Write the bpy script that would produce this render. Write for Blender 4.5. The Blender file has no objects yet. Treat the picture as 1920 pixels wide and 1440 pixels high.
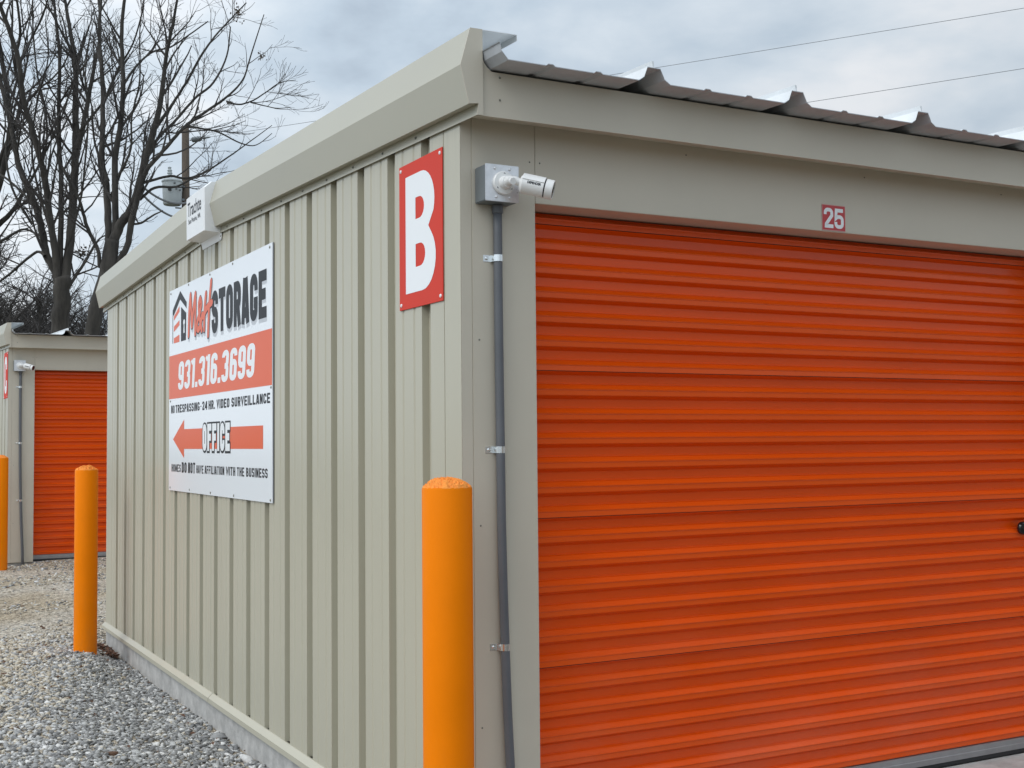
import bpy, math, random
import numpy as np
from mathutils import Vector, Matrix
from mathutils import noise as mn

scene = bpy.context.scene
COL = scene.collection
rad = math.radians

# ------------------------------------------------------------------ camera
YAW, PITCH, ROLL, FPX = -28.3004, 2.7097, -0.508, 2319.4
CAM = Vector((-2.0277, -4.1645, 1.5106))
_y, _p, _r = rad(YAW), rad(PITCH), rad(ROLL)
FWD = Vector((-math.sin(_y)*math.cos(_p), math.cos(_y)*math.cos(_p), math.sin(_p)))
_R = Vector((math.cos(_y), math.sin(_y), 0)); _U = _R.cross(FWD)
RGT = math.cos(_r)*_R + math.sin(_r)*_U
UPV = -math.sin(_r)*_R + math.cos(_r)*_U
cd = bpy.data.cameras.new("camera"); cam = bpy.data.objects.new("camera", cd); COL.objects.link(cam)
m = Matrix.Identity(4)
for i in range(3):
    m[i][0] = RGT[i]; m[i][1] = UPV[i]; m[i][2] = -FWD[i]; m[i][3] = CAM[i]
cam.matrix_world = m
cd.sensor_fit = 'HORIZONTAL'; cd.sensor_width = 36.0; cd.lens = FPX/1920*36.0
cd.clip_start = 0.05; cd.clip_end = 2000
scene.camera = cam

# ------------------------------------------------------------------ world and sun
SUN_EL, SUN_AZ = 48.0, 262.0          # azimuth clockwise from +y: the light comes from the left, behind cloud
w = bpy.data.worlds.new("World"); scene.world = w; w.use_nodes = True
nt = w.node_tree; nt.nodes.clear()
def N(t, **k):
    n = nt.nodes.new(t)
    for a, b in k.items():
        if a.startswith('i_'): n.inputs[a[2:].replace('_', ' ')].default_value = b
        else: setattr(n, a, b)
    return n
L = lambda a, b: nt.links.new(a, b)
out = N('ShaderNodeOutputWorld')
sky = N('ShaderNodeTexSky'); sky.sky_type = 'NISHITA'; sky.sun_disc = False
sky.sun_elevation = rad(SUN_EL); sky.sun_rotation = rad(SUN_AZ); sky.dust_density = 2.0
bg1 = N('ShaderNodeBackground'); bg1.inputs['Strength'].default_value = 0.11; L(sky.outputs[0], bg1.inputs['Color'])
tc = N('ShaderNodeTexCoord')
mp = N('ShaderNodeMapping'); mp.inputs['Scale'].default_value = (1.0, 1.0, 2.3); mp.inputs['Location'].default_value = (0.35, 1.25, 0.2)
L(tc.outputs['Generated'], mp.inputs['Vector'])
n1 = N('ShaderNodeTexNoise'); n1.inputs['Scale'].default_value = 3.1; n1.inputs['Detail'].default_value = 9; n1.inputs['Roughness'].default_value = 0.52; n1.inputs['Distortion'].default_value = 0.25
L(mp.outputs[0], n1.inputs['Vector'])
n2 = N('ShaderNodeTexNoise'); n2.inputs['Scale'].default_value = 7.0; n2.inputs['Detail'].default_value = 8; n2.inputs['Roughness'].default_value = 0.5
L(mp.outputs[0], n2.inputs['Vector'])
r1 = N('ShaderNodeValToRGB')      # cloud tone: blue grey undersides to near white
e = r1.color_ramp.elements
e[0].position = 0.40; e[0].color = (0.43, 0.51, 0.60, 1)
e[1].position = 0.63; e[1].color = (0.885, 0.91, 0.94, 1)
k = r1.color_ramp.elements.new(0.46); k.color = (0.535, 0.63, 0.725, 1)
k = r1.color_ramp.elements.new(0.55); k.color = (0.70, 0.775, 0.845, 1)
mx = N('ShaderNodeMix', data_type='FLOAT'); mx.inputs[0].default_value = 0.32
L(n1.outputs[0], mx.inputs[2]); L(n2.outputs[0], mx.inputs[3]); L(mx.outputs[0], r1.inputs[0])
# the cloud is brightest round the hidden sun
dt = N('ShaderNodeVectorMath', operation='DOT_PRODUCT')
sd = Vector((math.sin(rad(SUN_AZ))*math.cos(rad(SUN_EL)), math.cos(rad(SUN_AZ))*math.cos(rad(SUN_EL)), math.sin(rad(SUN_EL))))
nrm = N('ShaderNodeVectorMath', operation='NORMALIZE'); L(tc.outputs['Generated'], nrm.inputs[0])
L(nrm.outputs[0], dt.inputs[0]); dt.inputs[1].default_value = sd
mr = N('ShaderNodeMapRange'); mr.inputs['From Min'].default_value = -0.35; mr.inputs['From Max'].default_value = 1.0
mr.inputs['To Min'].default_value = 0.92; mr.inputs['To Max'].default_value = 1.85
L(dt.outputs['Value'], mr.inputs['Value'])
bg2 = N('ShaderNodeBackground'); L(r1.outputs[0], bg2.inputs['Color']); L(mr.outputs[0], bg2.inputs['Strength'])
ms = N('ShaderNodeMixShader'); ms.inputs[0].default_value = 0.92
L(bg1.outputs[0], ms.inputs[1]); L(bg2.outputs[0], ms.inputs[2]); L(ms.outputs[0], out.inputs[0])
w.cycles.sampling_method = 'MANUAL'; w.cycles.sample_map_resolution = 512

sl = bpy.data.lights.new("sun", 'SUN'); sl.energy = 1.25; sl.angle = rad(35); sl.color = (1.0, 0.96, 0.90)
so = bpy.data.objects.new("sun", sl); COL.objects.link(so)
so.rotation_euler = (-sd).to_track_quat('-Z', 'Y').to_euler(); so.location = (0, 0, 30)

vs = scene.view_settings
vs.view_transform = 'Standard'; vs.look = 'None'; vs.gamma = 1.0; vs.use_curve_mapping = False; vs.exposure = 0.0
scene.cycles.max_bounces = 6; scene.cycles.diffuse_bounces = 4; scene.cycles.glossy_bounces = 4
scene.cycles.use_denoising = True

# ------------------------------------------------------------------ helpers
def lin(r, g, b):
    f = lambda c: (c/255/12.92) if c/255 <= 0.04045 else ((c/255+0.055)/1.055)**2.4
    return (f(r), f(g), f(b), 1)

MATS = {}
def mat(name, col, rough=0.5, metal=0.0, bump=0.0, bscale=30, bdetail=6, var=0.0, vscale=3.0, spec=0.5, coat=0.0, streak=0.0, stretch=(1, 1, 1), var2=None, dirt=None):
    if name in MATS: return MATS[name]
    mt = bpy.data.materials.new(name); mt.use_nodes = True
    t = mt.node_tree; b = t.nodes['Principled BSDF']
    c = col if len(col) == 4 else (*col, 1)
    b.inputs['Base Color'].default_value = c; b.inputs['Roughness'].default_value = rough
    b.inputs['Metallic'].default_value = metal; b.inputs['Specular IOR Level'].default_value = spec
    b.inputs['Coat Weight'].default_value = coat; b.inputs['Coat Roughness'].default_value = 0.15
    co = t.nodes.new('ShaderNodeTexCoord'); ma = t.nodes.new('ShaderNodeMapping'); ma.inputs['Scale'].default_value = stretch
    t.links.new(co.outputs['Object'], ma.inputs['Vector'])
    if var > 0:
        n = t.nodes.new('ShaderNodeTexNoise'); n.inputs['Scale'].default_value = vscale; n.inputs['Detail'].default_value = 8; n.inputs['Roughness'].default_value = 0.6
        t.links.new(ma.outputs[0], n.inputs['Vector'])
        rp = t.nodes.new('ShaderNodeValToRGB'); rp.color_ramp.elements[0].position = 0.3; rp.color_ramp.elements[1].position = 0.7
        a = var2 if var2 else tuple(max(0, x*(1-var)) for x in c[:3])
        rp.color_ramp.elements[0].color = (*a[:3], 1)
        rp.color_ramp.elements[1].color = (*[min(1, x*(1+var*0.6)) for x in c[:3]], 1)
        t.links.new(n.outputs[0], rp.inputs[0]); t.links.new(rp.outputs[0], b.inputs['Base Color'])
        mr_ = t.nodes.new('ShaderNodeMapRange'); mr_.inputs['To Min'].default_value = max(0.05, rough-0.08); mr_.inputs['To Max'].default_value = min(1, rough+0.08)
        t.links.new(n.outputs[0], mr_.inputs['Value']); t.links.new(mr_.outputs[0], b.inputs['Roughness'])
    if bump > 0:
        n = t.nodes.new('ShaderNodeTexNoise'); n.inputs['Scale'].default_value = bscale; n.inputs['Detail'].default_value = bdetail
        t.links.new(ma.outputs[0], n.inputs['Vector'])
        bp = t.nodes.new('ShaderNodeBump'); bp.inputs['Strength'].default_value = 1.0; bp.inputs['Distance'].default_value = bump
        t.links.new(n.outputs[0], bp.inputs['Height']); t.links.new(bp.outputs[0], b.inputs['Normal'])
    if dirt:      # dirt = (colour, amount, z_full, z_none, noise scale, noise stretch): dust and stains lying on the surface in patches
        dc, amt, z1, z0, dsc, dst = dirt
        ma2 = t.nodes.new('ShaderNodeMapping'); ma2.inputs['Scale'].default_value = dst; t.links.new(co.outputs['Object'], ma2.inputs['Vector'])
        dn = t.nodes.new('ShaderNodeTexNoise'); dn.inputs['Scale'].default_value = dsc; dn.inputs['Detail'].default_value = 8; dn.inputs['Roughness'].default_value = 0.65; t.links.new(ma2.outputs[0], dn.inputs['Vector'])
        xz = t.nodes.new('ShaderNodeSeparateXYZ'); t.links.new(co.outputs['Object'], xz.inputs[0])
        g1 = t.nodes.new('ShaderNodeMapRange'); g1.inputs['From Min'].default_value = z0; g1.inputs['From Max'].default_value = z1; t.links.new(xz.outputs[2], g1.inputs['Value'])
        g2 = t.nodes.new('ShaderNodeMapRange'); g2.inputs['From Min'].default_value = 0.42; g2.inputs['From Max'].default_value = 0.72; g2.inputs['To Max'].default_value = amt; t.links.new(dn.outputs[0], g2.inputs['Value'])
        mu = t.nodes.new('ShaderNodeMath'); mu.operation = 'MULTIPLY'; t.links.new(g1.outputs[0], mu.inputs[0]); t.links.new(g2.outputs[0], mu.inputs[1])
        mxd = t.nodes.new('ShaderNodeMix'); mxd.data_type = 'RGBA'; t.links.new(mu.outputs[0], mxd.inputs[0])
        src = b.inputs['Base Color'].links
        if src: t.links.new(src[0].from_socket, mxd.inputs[6])
        else: mxd.inputs[6].default_value = c
        mxd.inputs[7].default_value = (*dc, 1); t.links.new(mxd.outputs[2], b.inputs['Base Color'])
    MATS[name] = mt
    return mt

M = {}
M['siding'] = mat('painted siding', (0.465, 0.441, 0.350), 0.31, bump=0.0008, bscale=2.0, bdetail=1, var=0.03, vscale=2.0, stretch=(1, 1, 0.25), dirt=((0.16, 0.15, 0.12), 0.22, 2.85, 2.45, 6.0, (1, 7, 0.3)))
M['trim'] = mat('painted trim', (0.56, 0.515, 0.425), 0.45, bump=0.0010, bscale=2.5, bdetail=2, var=0.05, vscale=1.6)
M['parapet'] = mat('painted parapet', (0.435, 0.420, 0.345), 0.38, bump=0.0014, bscale=1.6, bdetail=2, var=0.05, vscale=2.0, stretch=(1, .4, 1))
M['roof'] = mat('galvalume', (0.74, 0.76, 0.77), 0.42, metal=0.25, var=0.10, vscale=6)
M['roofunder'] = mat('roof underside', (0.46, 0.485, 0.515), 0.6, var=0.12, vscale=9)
M['door'] = mat('orange curtain', (0.80, 0.088, 0.0005), 0.33, bump=0.0016, bscale=1.7, bdetail=2, var=0.06, vscale=2.5, stretch=(.5, 1, 1), spec=0.35, coat=0.15, dirt=((0.50, 0.36, 0.28), 0.12, 0.0, 1.3, 1.6, (1, 1, 2.5)))
M['doorbar'] = mat('aluminium bar', (0.36, 0.36, 0.37), 0.45, metal=0.5, var=0.12, vscale=12)
M['rubber'] = mat('black rubber', (0.012, 0.012, 0.014), 0.55)
M['concrete'] = mat('concrete', (0.45, 0.442, 0.425), 0.9, bump=0.004, bscale=45, var=0.30, vscale=9)
M['sealant'] = mat('clear sealant', (0.52, 0.52, 0.50), 0.3)
M['galv'] = mat('galvanised steel', (0.72, 0.73, 0.75), 0.30, metal=0.6, bump=0.0006, bscale=14, var=0.15, vscale=25)
M['galvdark'] = mat('weathered galvanised', (0.18, 0.20, 0.21), 0.5, metal=0.4, var=0.1, vscale=9)
M['camwhite'] = mat('white enamel', (0.80, 0.80, 0.79), 0.35, var=0.04, vscale=20)
M['camblack'] = mat('black lens glass', (0.010, 0.010, 0.012), 0.12)
M['pvc'] = mat('grey conduit', (0.115, 0.122, 0.135), 0.5, var=0.10, vscale=8)
M['bollard'] = mat('orange plastic sleeve', (0.90, 0.222, 0.0), 0.5, bump=0.0008, bscale=160, var=0.04, vscale=4, spec=0.10, dirt=((0.42, 0.20, 0.06), 0.35, -0.1, 0.7, 9, (1, 1, .5)))
M['bollardcap'] = mat('painted concrete cap', (0.92, 0.32, 0.05), 0.8, bump=0.003, bscale=160, var=0.16, vscale=60)
M['signwhite'] = mat('white sign panel', (0.84, 0.87, 0.91), 0.22, bump=0.004, bscale=1.3, bdetail=1, coat=0.3)
M['signred'] = mat('red vinyl', (0.66, 0.055, 0.035), 0.6, spec=0.2, var=0.04, vscale=5)
M['signorange'] = mat('orange red vinyl', (0.76, 0.105, 0.022), 0.28, bump=0.004, bscale=1.3, bdetail=1, spec=0.25)
M['numred'] = mat('red number vinyl', (0.50, 0.035, 0.040), 0.3)
M['ink'] = mat('black ink', (0.016, 0.017, 0.021), 0.4, spec=0.15)
M['shadowink'] = mat('light grey ink', (0.50, 0.52, 0.56), 0.3)
M['vinylwhite'] = mat('white vinyl', (0.84, 0.86, 0.88), 0.3)
M['signedge'] = mat('dark sign edge', (0.03, 0.035, 0.04), 0.6)
M['logobox'] = mat('white moulded plastic', (0.82, 0.83, 0.84), 0.35, var=0.03, vscale=5)
M['bark'] = mat('bark', (0.050, 0.045, 0.039), 0.95, bump=0.03, bscale=11, var=0.6, vscale=7, stretch=(1, 1, 0.25))
M['twig'] = mat('twig bark', (0.048, 0.043, 0.040), 0.9)
M['deadleaf'] = mat('dead leaves', (0.075, 0.055, 0.035), 0.9)
M['pole'] = mat('weathered pole timber', (0.105, 0.082, 0.062), 0.9, bump=0.01, bscale=20, var=0.35, vscale=6, stretch=(1, 1, .12))
M['tank'] = mat('grey enamel tank', (0.43, 0.47, 0.48), 0.45, var=0.08, vscale=5)
M['wire'] = mat('cable', (0.16, 0.17, 0.18), 0.6)
M['screw'] = mat('screw head', (0.20, 0.20, 0.17), 0.5)
M['seam'] = mat('dark joint', (0.05, 0.05, 0.045), 0.8)

class MB:
    """collects geometry into one mesh"""
    def __init__(s): s.v = []; s.f = []; s.mi = []; s.mats = []; s.cur = 0
    def use(s, mt):
        if mt not in s.mats: s.mats.append(mt)
        s.cur = s.mats.index(mt)
    def add(s, vs, fs):
        o = len(s.v); s.v.extend([tuple(a) for a in vs])
        for f in fs: s.f.append(tuple(o+i for i in f)); s.mi.append(s.cur)
    def box(s, x0, x1, y0, y1, z0, z1, bv=0.0):
        if bv <= 0:
            vs = [(x, y, z) for z in (z0, z1) for y in (y0, y1) for x in (x0, x1)]
            s.add(vs, [(0, 2, 3, 1), (4, 5, 7, 6), (0, 1, 5, 4), (2, 6, 7, 3), (0, 4, 6, 2), (1, 3, 7, 5)])
            return
        import bmesh
        bm = bmesh.new(); bmesh.ops.create_cube(bm, size=1)
        for v in bm.verts: v.co = Vector(((x0+x1)/2+v.co.x*(x1-x0), (y0+y1)/2+v.co.y*(y1-y0), (z0+z1)/2+v.co.z*(z1-z0)))
        bmesh.ops.bevel(bm, geom=bm.edges[:], offset=bv, segments=2, affect='EDGES')
        bm.verts.index_update(); s.add([v.co[:] for v in bm.verts], [[v.index for v in f.verts] for f in bm.faces]); bm.free()
    def prism(s, poly, axis, a, b, caps=True):
        """poly: list of 2D points; axis 0: (y,z), 1: (x,z), 2: (x,y); a, b: extent, or functions"""
        def P(p, t):
            if axis == 0: return (t, p[0], p[1])
            if axis == 1: return (p[0], t, p[1])
            return (p[0], p[1], t)
        n = len(poly); vs = [P(p, a) for p in poly]+[P(p, b) for p in poly]
        fs = [(i, (i+1) % n, n+(i+1) % n, n+i) for i in range(n)]
        if caps: fs += [tuple(range(n))[::-1], tuple(range(n, 2*n))]
        s.add(vs, fs)
    def tube(s, pts, rs, n=8, cap=True, flat=False):
        pts = [Vector(p) for p in pts]; rings = []
        if not hasattr(rs, '__len__'): rs = [rs]*len(pts)
        t0 = (pts[1]-pts[0]).normalized()
        a = Vector((0, 0, 1)) if abs(t0.z) < 0.9 else Vector((1, 0, 0))
        u = t0.cross(a).normalized()
        for i, p in enumerate(pts):
            t = (pts[min(i+1, len(pts)-1)]-pts[max(i-1, 0)])
            if t.length < 1e-9: t = t0.copy()
            t.normalize()
            u = (u-t*u.dot(t)); u = u.normalized() if u.length > 1e-6 else t.orthogonal().normalized()
            v = t.cross(u)
            rings.append([p+(u*math.cos(2*math.pi*k/n)+v*math.sin(2*math.pi*k/n))*rs[i] for k in range(n)])
        vs = [q for r in rings for q in r]; fs = []
        for i in range(len(pts)-1):
            for k in range(n):
                fs.append((i*n+k, i*n+(k+1) % n, (i+1)*n+(k+1) % n, (i+1)*n+k))
        if cap: fs += [tuple(range(n))[::-1], tuple((len(pts)-1)*n+k for k in range(n))]
        s.add(vs, fs)
    def lathe(s, c, axis, prof, n=32):
        """prof: list of (distance along axis, radius)"""
        c = Vector(c); ax = Vector(axis).normalized(); u = ax.orthogonal().normalized(); v = ax.cross(u)
        vs = []; fs = []
        for (d, r) in prof:
            for k in range(n):
                a = 2*math.pi*k/n; vs.append(c+ax*d+(u*math.cos(a)+v*math.sin(a))*r)
        for i in range(len(prof)-1):
            for k in range(n): fs.append((i*n+k, i*n+(k+1) % n, (i+1)*n+(k+1) % n, (i+1)*n+k))
        fs += [tuple(range(n))[::-1], tuple((len(prof)-1)*n+k for k in range(n))]
        s.add(vs, fs)
    def build(s, name, mt=None, parent=None, smooth=False, loc=None):
        me = bpy.data.meshes.new(name); me.from_pydata([tuple(v) for v in s.v], [], s.f)
        ms_ = s.mats if s.mats else [mt]
        for q in ms_: me.materials.append(q)
        if s.mats: me.polygons.foreach_set('material_index', s.mi)
        if smooth: me.polygons.foreach_set('use_smooth', [True]*len(me.polygons))
        me.update()
        o = bpy.data.objects.new(name, me); COL.objects.link(o)
        if parent: o.parent = parent
        if loc: o.location = loc
        return o

def tag(o, label=None, cat=None, group=None, kind=None):
    if label: o['label'] = label
    if cat: o['category'] = cat
    if group: o['group'] = group
    if kind: o['kind'] = kind
    return o
def empty(name, loc=(0, 0, 0), rz=0):
    o = bpy.data.objects.new(name, None); o.location = loc; o.rotation_euler = (0, 0, rz); o.empty_display_size = 0.1
    COL.objects.link(o); return o
def kids(o): return [c for c in COL.objects if c.parent == o]
def copy_tree(o, parent=None):
    c = o.copy(); COL.objects.link(c); c.parent = parent
    for ch in kids(o): copy_tree(ch, c)
    return c
def autosmooth(o, ang=35):
    me = o.data
    me.polygons.foreach_set('use_smooth', [True]*len(me.polygons)); me.update()
    try: me.set_sharp_from_angle(angle=rad(ang))
    except Exception: pass
    return o

def unproj(u, w_, depth):
    """a world point at a given depth in front of the camera's place, used once to lay out far things from measurements"""
    return CAM + FWD*depth + RGT*((u-960)/FPX*depth) + UPV*((720-w_)/FPX*depth)

# ------------------------------------------------------------------ ground
def sm(a, b, x):
    t = max(0.0, min(1.0, (x-a)/(b-a))); return t*t*(3-2*t)
def ground_z(x, y):
    far = sm(7.5, 12.4, y)
    base = -0.125+0.10*far                         # rises gently to the next building
    t = sm(12.3, 12.95, y)*sm(-0.4, 0.5, x); base += 0.055*t*sm(-0.15, .3, x)
    # trough along the slab of the near building
    wdt = 1.0-0.62*sm(4.2, 6.0, y)
    if -0.6 < y < 7.6 and x > -wdt-0.001:
        d = sm(-wdt, 0.0, x); yy = sm(-0.3, 0.5, y)*(1-sm(7.0, 7.5, y))
        base -= 0.115*d*yy
    if y < 0.3: base = base+(-0.105-base)*sm(0.3, -0.5, y)
    if x > 0.05 and -6 < y < 0.2: base = min(base, -0.10)
    n = mn.noise(Vector((x*0.7, y*0.7, 3.1)))*0.022+mn.noise(Vector((x*2.6, y*2.6, 7.7)))*0.010
    return base+n
def axis_pts(lo, hi, fine_lo, fine_hi, step, ratio=1.35):
    p = list(np.arange(fine_lo, fine_hi+1e-6, step)); s_ = step
    while p[-1] < hi: s_ *= ratio; p.append(min(hi, p[-1]+s_))
    s_ = step
    while p[0] > lo: s_ *= ratio; p.insert(0, max(lo, p[0]-s_))
    return p
xs = axis_pts(-700, 700, -5, 2.0, 0.10); ys = axis_pts(-700, 900, -3, 14.5, 0.10)
g = MB(); vs_ = [(x, y, ground_z(x, y)) for y in ys for x in xs]; nx = len(xs)
g.add(vs_, [(j*nx+i, j*nx+i+1, (j+1)*nx+i+1, (j+1)*nx+i) for j in range(len(ys)-1) for i in range(nx-1)])
gm = bpy.data.materials.new('packed gravel'); gm.use_nodes = True; t = gm.node_tree; b = t.nodes['Principled BSDF']; b.inputs['Roughness'].default_value = 0.95
co = t.nodes.new('ShaderNodeTexCoord')
vo = t.nodes.new('ShaderNodeTexVoronoi'); vo.inputs['Scale'].default_value = 42; vo.inputs['Randomness'].default_value = 1
t.links.new(co.outputs['Object'], vo.inputs['Vector'])
vo2 = t.nodes.new('ShaderNodeTexVoronoi'); vo2.inputs['Scale'].default_value = 90
t.links.new(co.outputs['Object'], vo2.inputs['Vector'])
big = t.nodes.new('ShaderNodeTexNoise'); big.inputs['Scale'].default_value = 0.9; big.inputs['Detail'].default_value = 6; t.links.new(co.outputs['Object'], big.inputs['Vector'])
sep = t.nodes.new('ShaderNodeSeparateColor'); t.links.new(vo.outputs['Color'], sep.inputs[0])
cr = t.nodes.new('ShaderNodeValToRGB'); t.links.new(sep.outputs[0], cr.inputs[0])
cr.color_ramp.elements[0].color = (0.24, 0.22, 0.19, 1); cr.color_ramp.elements[1].color = (0.76, 0.71, 0.62, 1)
k = cr.color_ramp.elements.new(0.5); k.color = (0.54, 0.485, 0.405, 1)
cr2 = t.nodes.new('ShaderNodeValToRGB'); t.links.new(big.outputs[0], cr2.inputs[0])
cr2.color_ramp.elements[0].position = 0.38; cr2.color_ramp.elements[0].color = (0.80, 0.72, 0.60, 1)
cr2.color_ramp.elements[1].position = 0.62; cr2.color_ramp.elements[1].color = (1.0, 0.98, 0.95, 1)
mm = t.nodes.new('ShaderNodeMix'); mm.data_type = 'RGBA'; mm.blend_type = 'MULTIPLY'; mm.inputs[0].default_value = 1
t.links.new(cr.outputs[0], mm.inputs[6]); t.links.new(cr2.outputs[0], mm.inputs[7])
# far behind the yard the gravel gives way to winter grass
px = t.nodes.new('ShaderNodeSeparateXYZ'); t.links.new(co.outputs['Object'], px.inputs[0])
gt = t.nodes.new('ShaderNodeMapRange'); gt.inputs['From Min'].default_value = 24; gt.inputs['From Max'].default_value = 27; t.links.new(px.outputs[1], gt.inputs['Value'])
gl = t.nodes.new('ShaderNodeMapRange'); gl.inputs['From Min'].default_value = -5.2; gl.inputs['From Max'].default_value = -6.0; t.links.new(px.outputs[0], gl.inputs['Value'])  # unseen grass at left, added to cut light bounced up from the ground
gmx = t.nodes.new('ShaderNodeMath'); gmx.operation = 'MAXIMUM'; t.links.new(gt.outputs[0], gmx.inputs[0]); t.links.new(gl.outputs[0], gmx.inputs[1])
ln_ = t.nodes.new('ShaderNodeMapRange'); ln_.inputs['From Min'].default_value = -1.2; ln_.inputs['From Max'].default_value = -2.2; ln_.inputs['To Min'].default_value = 1.0; ln_.inputs['To Max'].default_value = 0.38; t.links.new(px.outputs[1], ln_.inputs['Value'])  # front lane gravel out of view, darkened to weaken light bounced onto the door
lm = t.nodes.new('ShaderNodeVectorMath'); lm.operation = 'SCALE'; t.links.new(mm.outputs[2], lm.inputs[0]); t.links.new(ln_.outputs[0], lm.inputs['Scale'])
m2 = t.nodes.new('ShaderNodeMix'); m2.data_type = 'RGBA'; t.links.new(gmx.outputs[0], m2.inputs[0]); t.links.new(lm.outputs[0], m2.inputs[6]); m2.inputs[7].default_value = (0.10, 0.092, 0.05, 1)
t.links.new(m2.outputs[2], b.inputs['Base Color'])
ad = t.nodes.new('ShaderNodeMath'); ad.operation = 'ADD'; t.links.new(vo.outputs['Distance'], ad.inputs[0]); t.links.new(vo2.outputs['Distance'], ad.inputs[1])
bp = t.nodes.new('ShaderNodeBump'); bp.inputs['Distance'].default_value = 0.014; bp.invert = True; bp.inputs['Strength'].default_value = 1
t.links.new(ad.outputs[0], bp.inputs['Height']); t.links.new(bp.outputs[0], b.inputs['Normal'])
go = g.build('ground', gm, smooth=True); tag(go, kind='structure')

# loose stones: real little rocks, grey near the slab and tan further out
def stone_variants(rng, n=14):
    phi = (1+5**.5)/2
    base = np.array([(-1, phi, 0), (1, phi, 0), (-1, -phi, 0), (1, -phi, 0), (0, -1, phi), (0, 1, phi), (0, -1, -phi), (0, 1, -phi), (phi, 0, -1), (phi, 0, 1), (-phi, 0, -1), (-phi, 0, 1)])/1.902
    tri = np.array([(0, 11, 5), (0, 5, 1), (0, 1, 7), (0, 7, 10), (0, 10, 11), (1, 5, 9), (5, 11, 4), (11, 10, 2), (10, 7, 6), (7, 1, 8), (3, 9, 4), (3, 4, 2), (3, 2, 6), (3, 6, 8), (3, 8, 9), (4, 9, 5), (2, 4, 11), (6, 2, 10), (8, 6, 7), (9, 8, 1)])
    out_ = []
    for _ in range(n):
        v = base*(1+rng.uniform(-0.38, 0.34, (12, 1)))
        v = v*np.array([rng.uniform(.9, 1.6), rng.uniform(.5, .95), rng.uniform(.32, .62)])
        out_.append(v)
    return out_, tri
def stone_mesh(name, pts, sizes, mats, mids, seed, bury=0.25):
    rng = np.random.default_rng(seed); var, tri = stone_variants(rng)
    n = len(pts); V = np.zeros((n, 12, 3)); 
    for i in range(n):
        v = var[rng.integers(len(var))]; a = rng.uniform(0, 2*math.pi, 3); tl = rng.normal(0, 0.35, 2)
        ca, sa = math.cos(a[0]), math.sin(a[0]); cb, sb = math.cos(tl[0]), math.sin(tl[0]); cc, sc_ = math.cos(tl[1]), math.sin(tl[1])
        Rz = np.array([[ca, -sa, 0], [sa, ca, 0], [0, 0, 1]]); Rx = np.array([[1, 0, 0], [0, cb, -sb], [0, sb, cb]]); Ry = np.array([[cc, 0, sc_], [0, 1, 0], [-sc_, 0, cc]])
        V[i] = (v@(Rz@Rx@Ry).T)*sizes[i]+pts[i]+np.array([0, 0, sizes[i]*bury])
    F = (tri[None]+np.arange(n)[:, None, None]*12).reshape(-1, 3)
    me = bpy.data.meshes.new(name); me.vertices.add(n*12); me.vertices.foreach_set('co', V.reshape(-1))
    me.loops.add(F.size); me.loops.foreach_set('vertex_index', F.reshape(-1).astype(np.int32))
    me.polygons.add(len(F)); me.polygons.foreach_set('loop_start', np.arange(0, F.size, 3, dtype=np.int32))
    for q in mats: me.materials.append(q)
    me.polygons.foreach_set('material_index', np.repeat(np.asarray(mids, dtype=np.int32), 20))
    me.update(calc_edges=True); me.validate()
    o = bpy.data.objects.new(name, me); COL.objects.link(o); return o
smats = [mat('stone %s' % nme, c, 0.92, var=0.22, vscale=30) for nme, c in (
    ('dark grey', (0.20, 0.20, 0.20)), ('mid grey', (0.33, 0.33, 0.325)), ('grey', (0.45, 0.45, 0.44)), ('pale', (0.66, 0.65, 0.63)), ('tan', (0.46, 0.40, 0.31)), ('pale tan', (0.60, 0.55, 0.46)), ('brown', (0.15, 0.085, 0.055)))]
rng = np.random.default_rng(5)
P_, S_, I_ = [], [], []
def scatter(n, x0, x1, y0, y1, smin, smax, keep=None, grey=None):
    for _ in range(n):
        x = rng.uniform(x0, x1); y = rng.uniform(y0, y1)
        if keep and not keep(x, y): continue
        s_ = smin+(smax-smin)*rng.beta(1.6, 3.2)
        P_.append((x, y, ground_z(x, y))); S_.append(s_)
        gr = grey(x, y)
        if rng.random() < gr: I_.append(int(rng.choice([0, 1, 2, 3, 5], p=[.32, .34, .19, .12, .03])))
        else: I_.append(int(rng.choice([0, 2, 4, 5, 3, 6], p=[.08, .14, .44, .26, .06, .02])))
def in_yard(x, y):
    if x > -0.012 and 0 < y < 7.16: return False
    if x > 0.0 and y <= 0: return False
    if y > 12.97 and x > -0.21: return False
    return True
def grey_near(x, y):
    xb = min(-0.35, -1.30+0.27*(y-3.2)); n = mn.noise(Vector((x*0.9, y*0.6, 1.0)))*0.5
    return min(1, max(0.05, 0.5+(x-xb)/0.7+n-0.5*sm(6.3, 7.6, y)))
scatter(32000, -2.2, 0.0, 1.0, 7.3, 0.008, 0.028, in_yard, grey_near)
scatter(8000, -4.2, -2.0, 1.0, 7.5, 0.008, 0.022, in_yard, grey_near)
scatter(17000, -4.5, 3.2, 7.0, 13.0, 0.009, 0.027, lambda x, y: in_yard(x, y) and (not (abs(y-8.5-.12*x) < .36 or abs(y-10.3-.12*x) < .40) or rng.random() < .22) and mn.noise(Vector((x*.5, y*1.3, 9)))*1.3+0.18 > rng.uniform(-.35, .35), lambda x, y: 0.25+0.5*mn.noise(Vector((x*.6, y*1.3, 4))))
scatter(6000, -3.0, 0.0, -3.0, 1.0, 0.008, 0.024, in_yard, grey_near)
st = stone_mesh('loose_gravel', np.array(P_), np.array(S_), smats, I_, 11); tag(st, 'loose crushed limestone beside the slab of the near storage building', 'gravel', kind='stuff')
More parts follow.
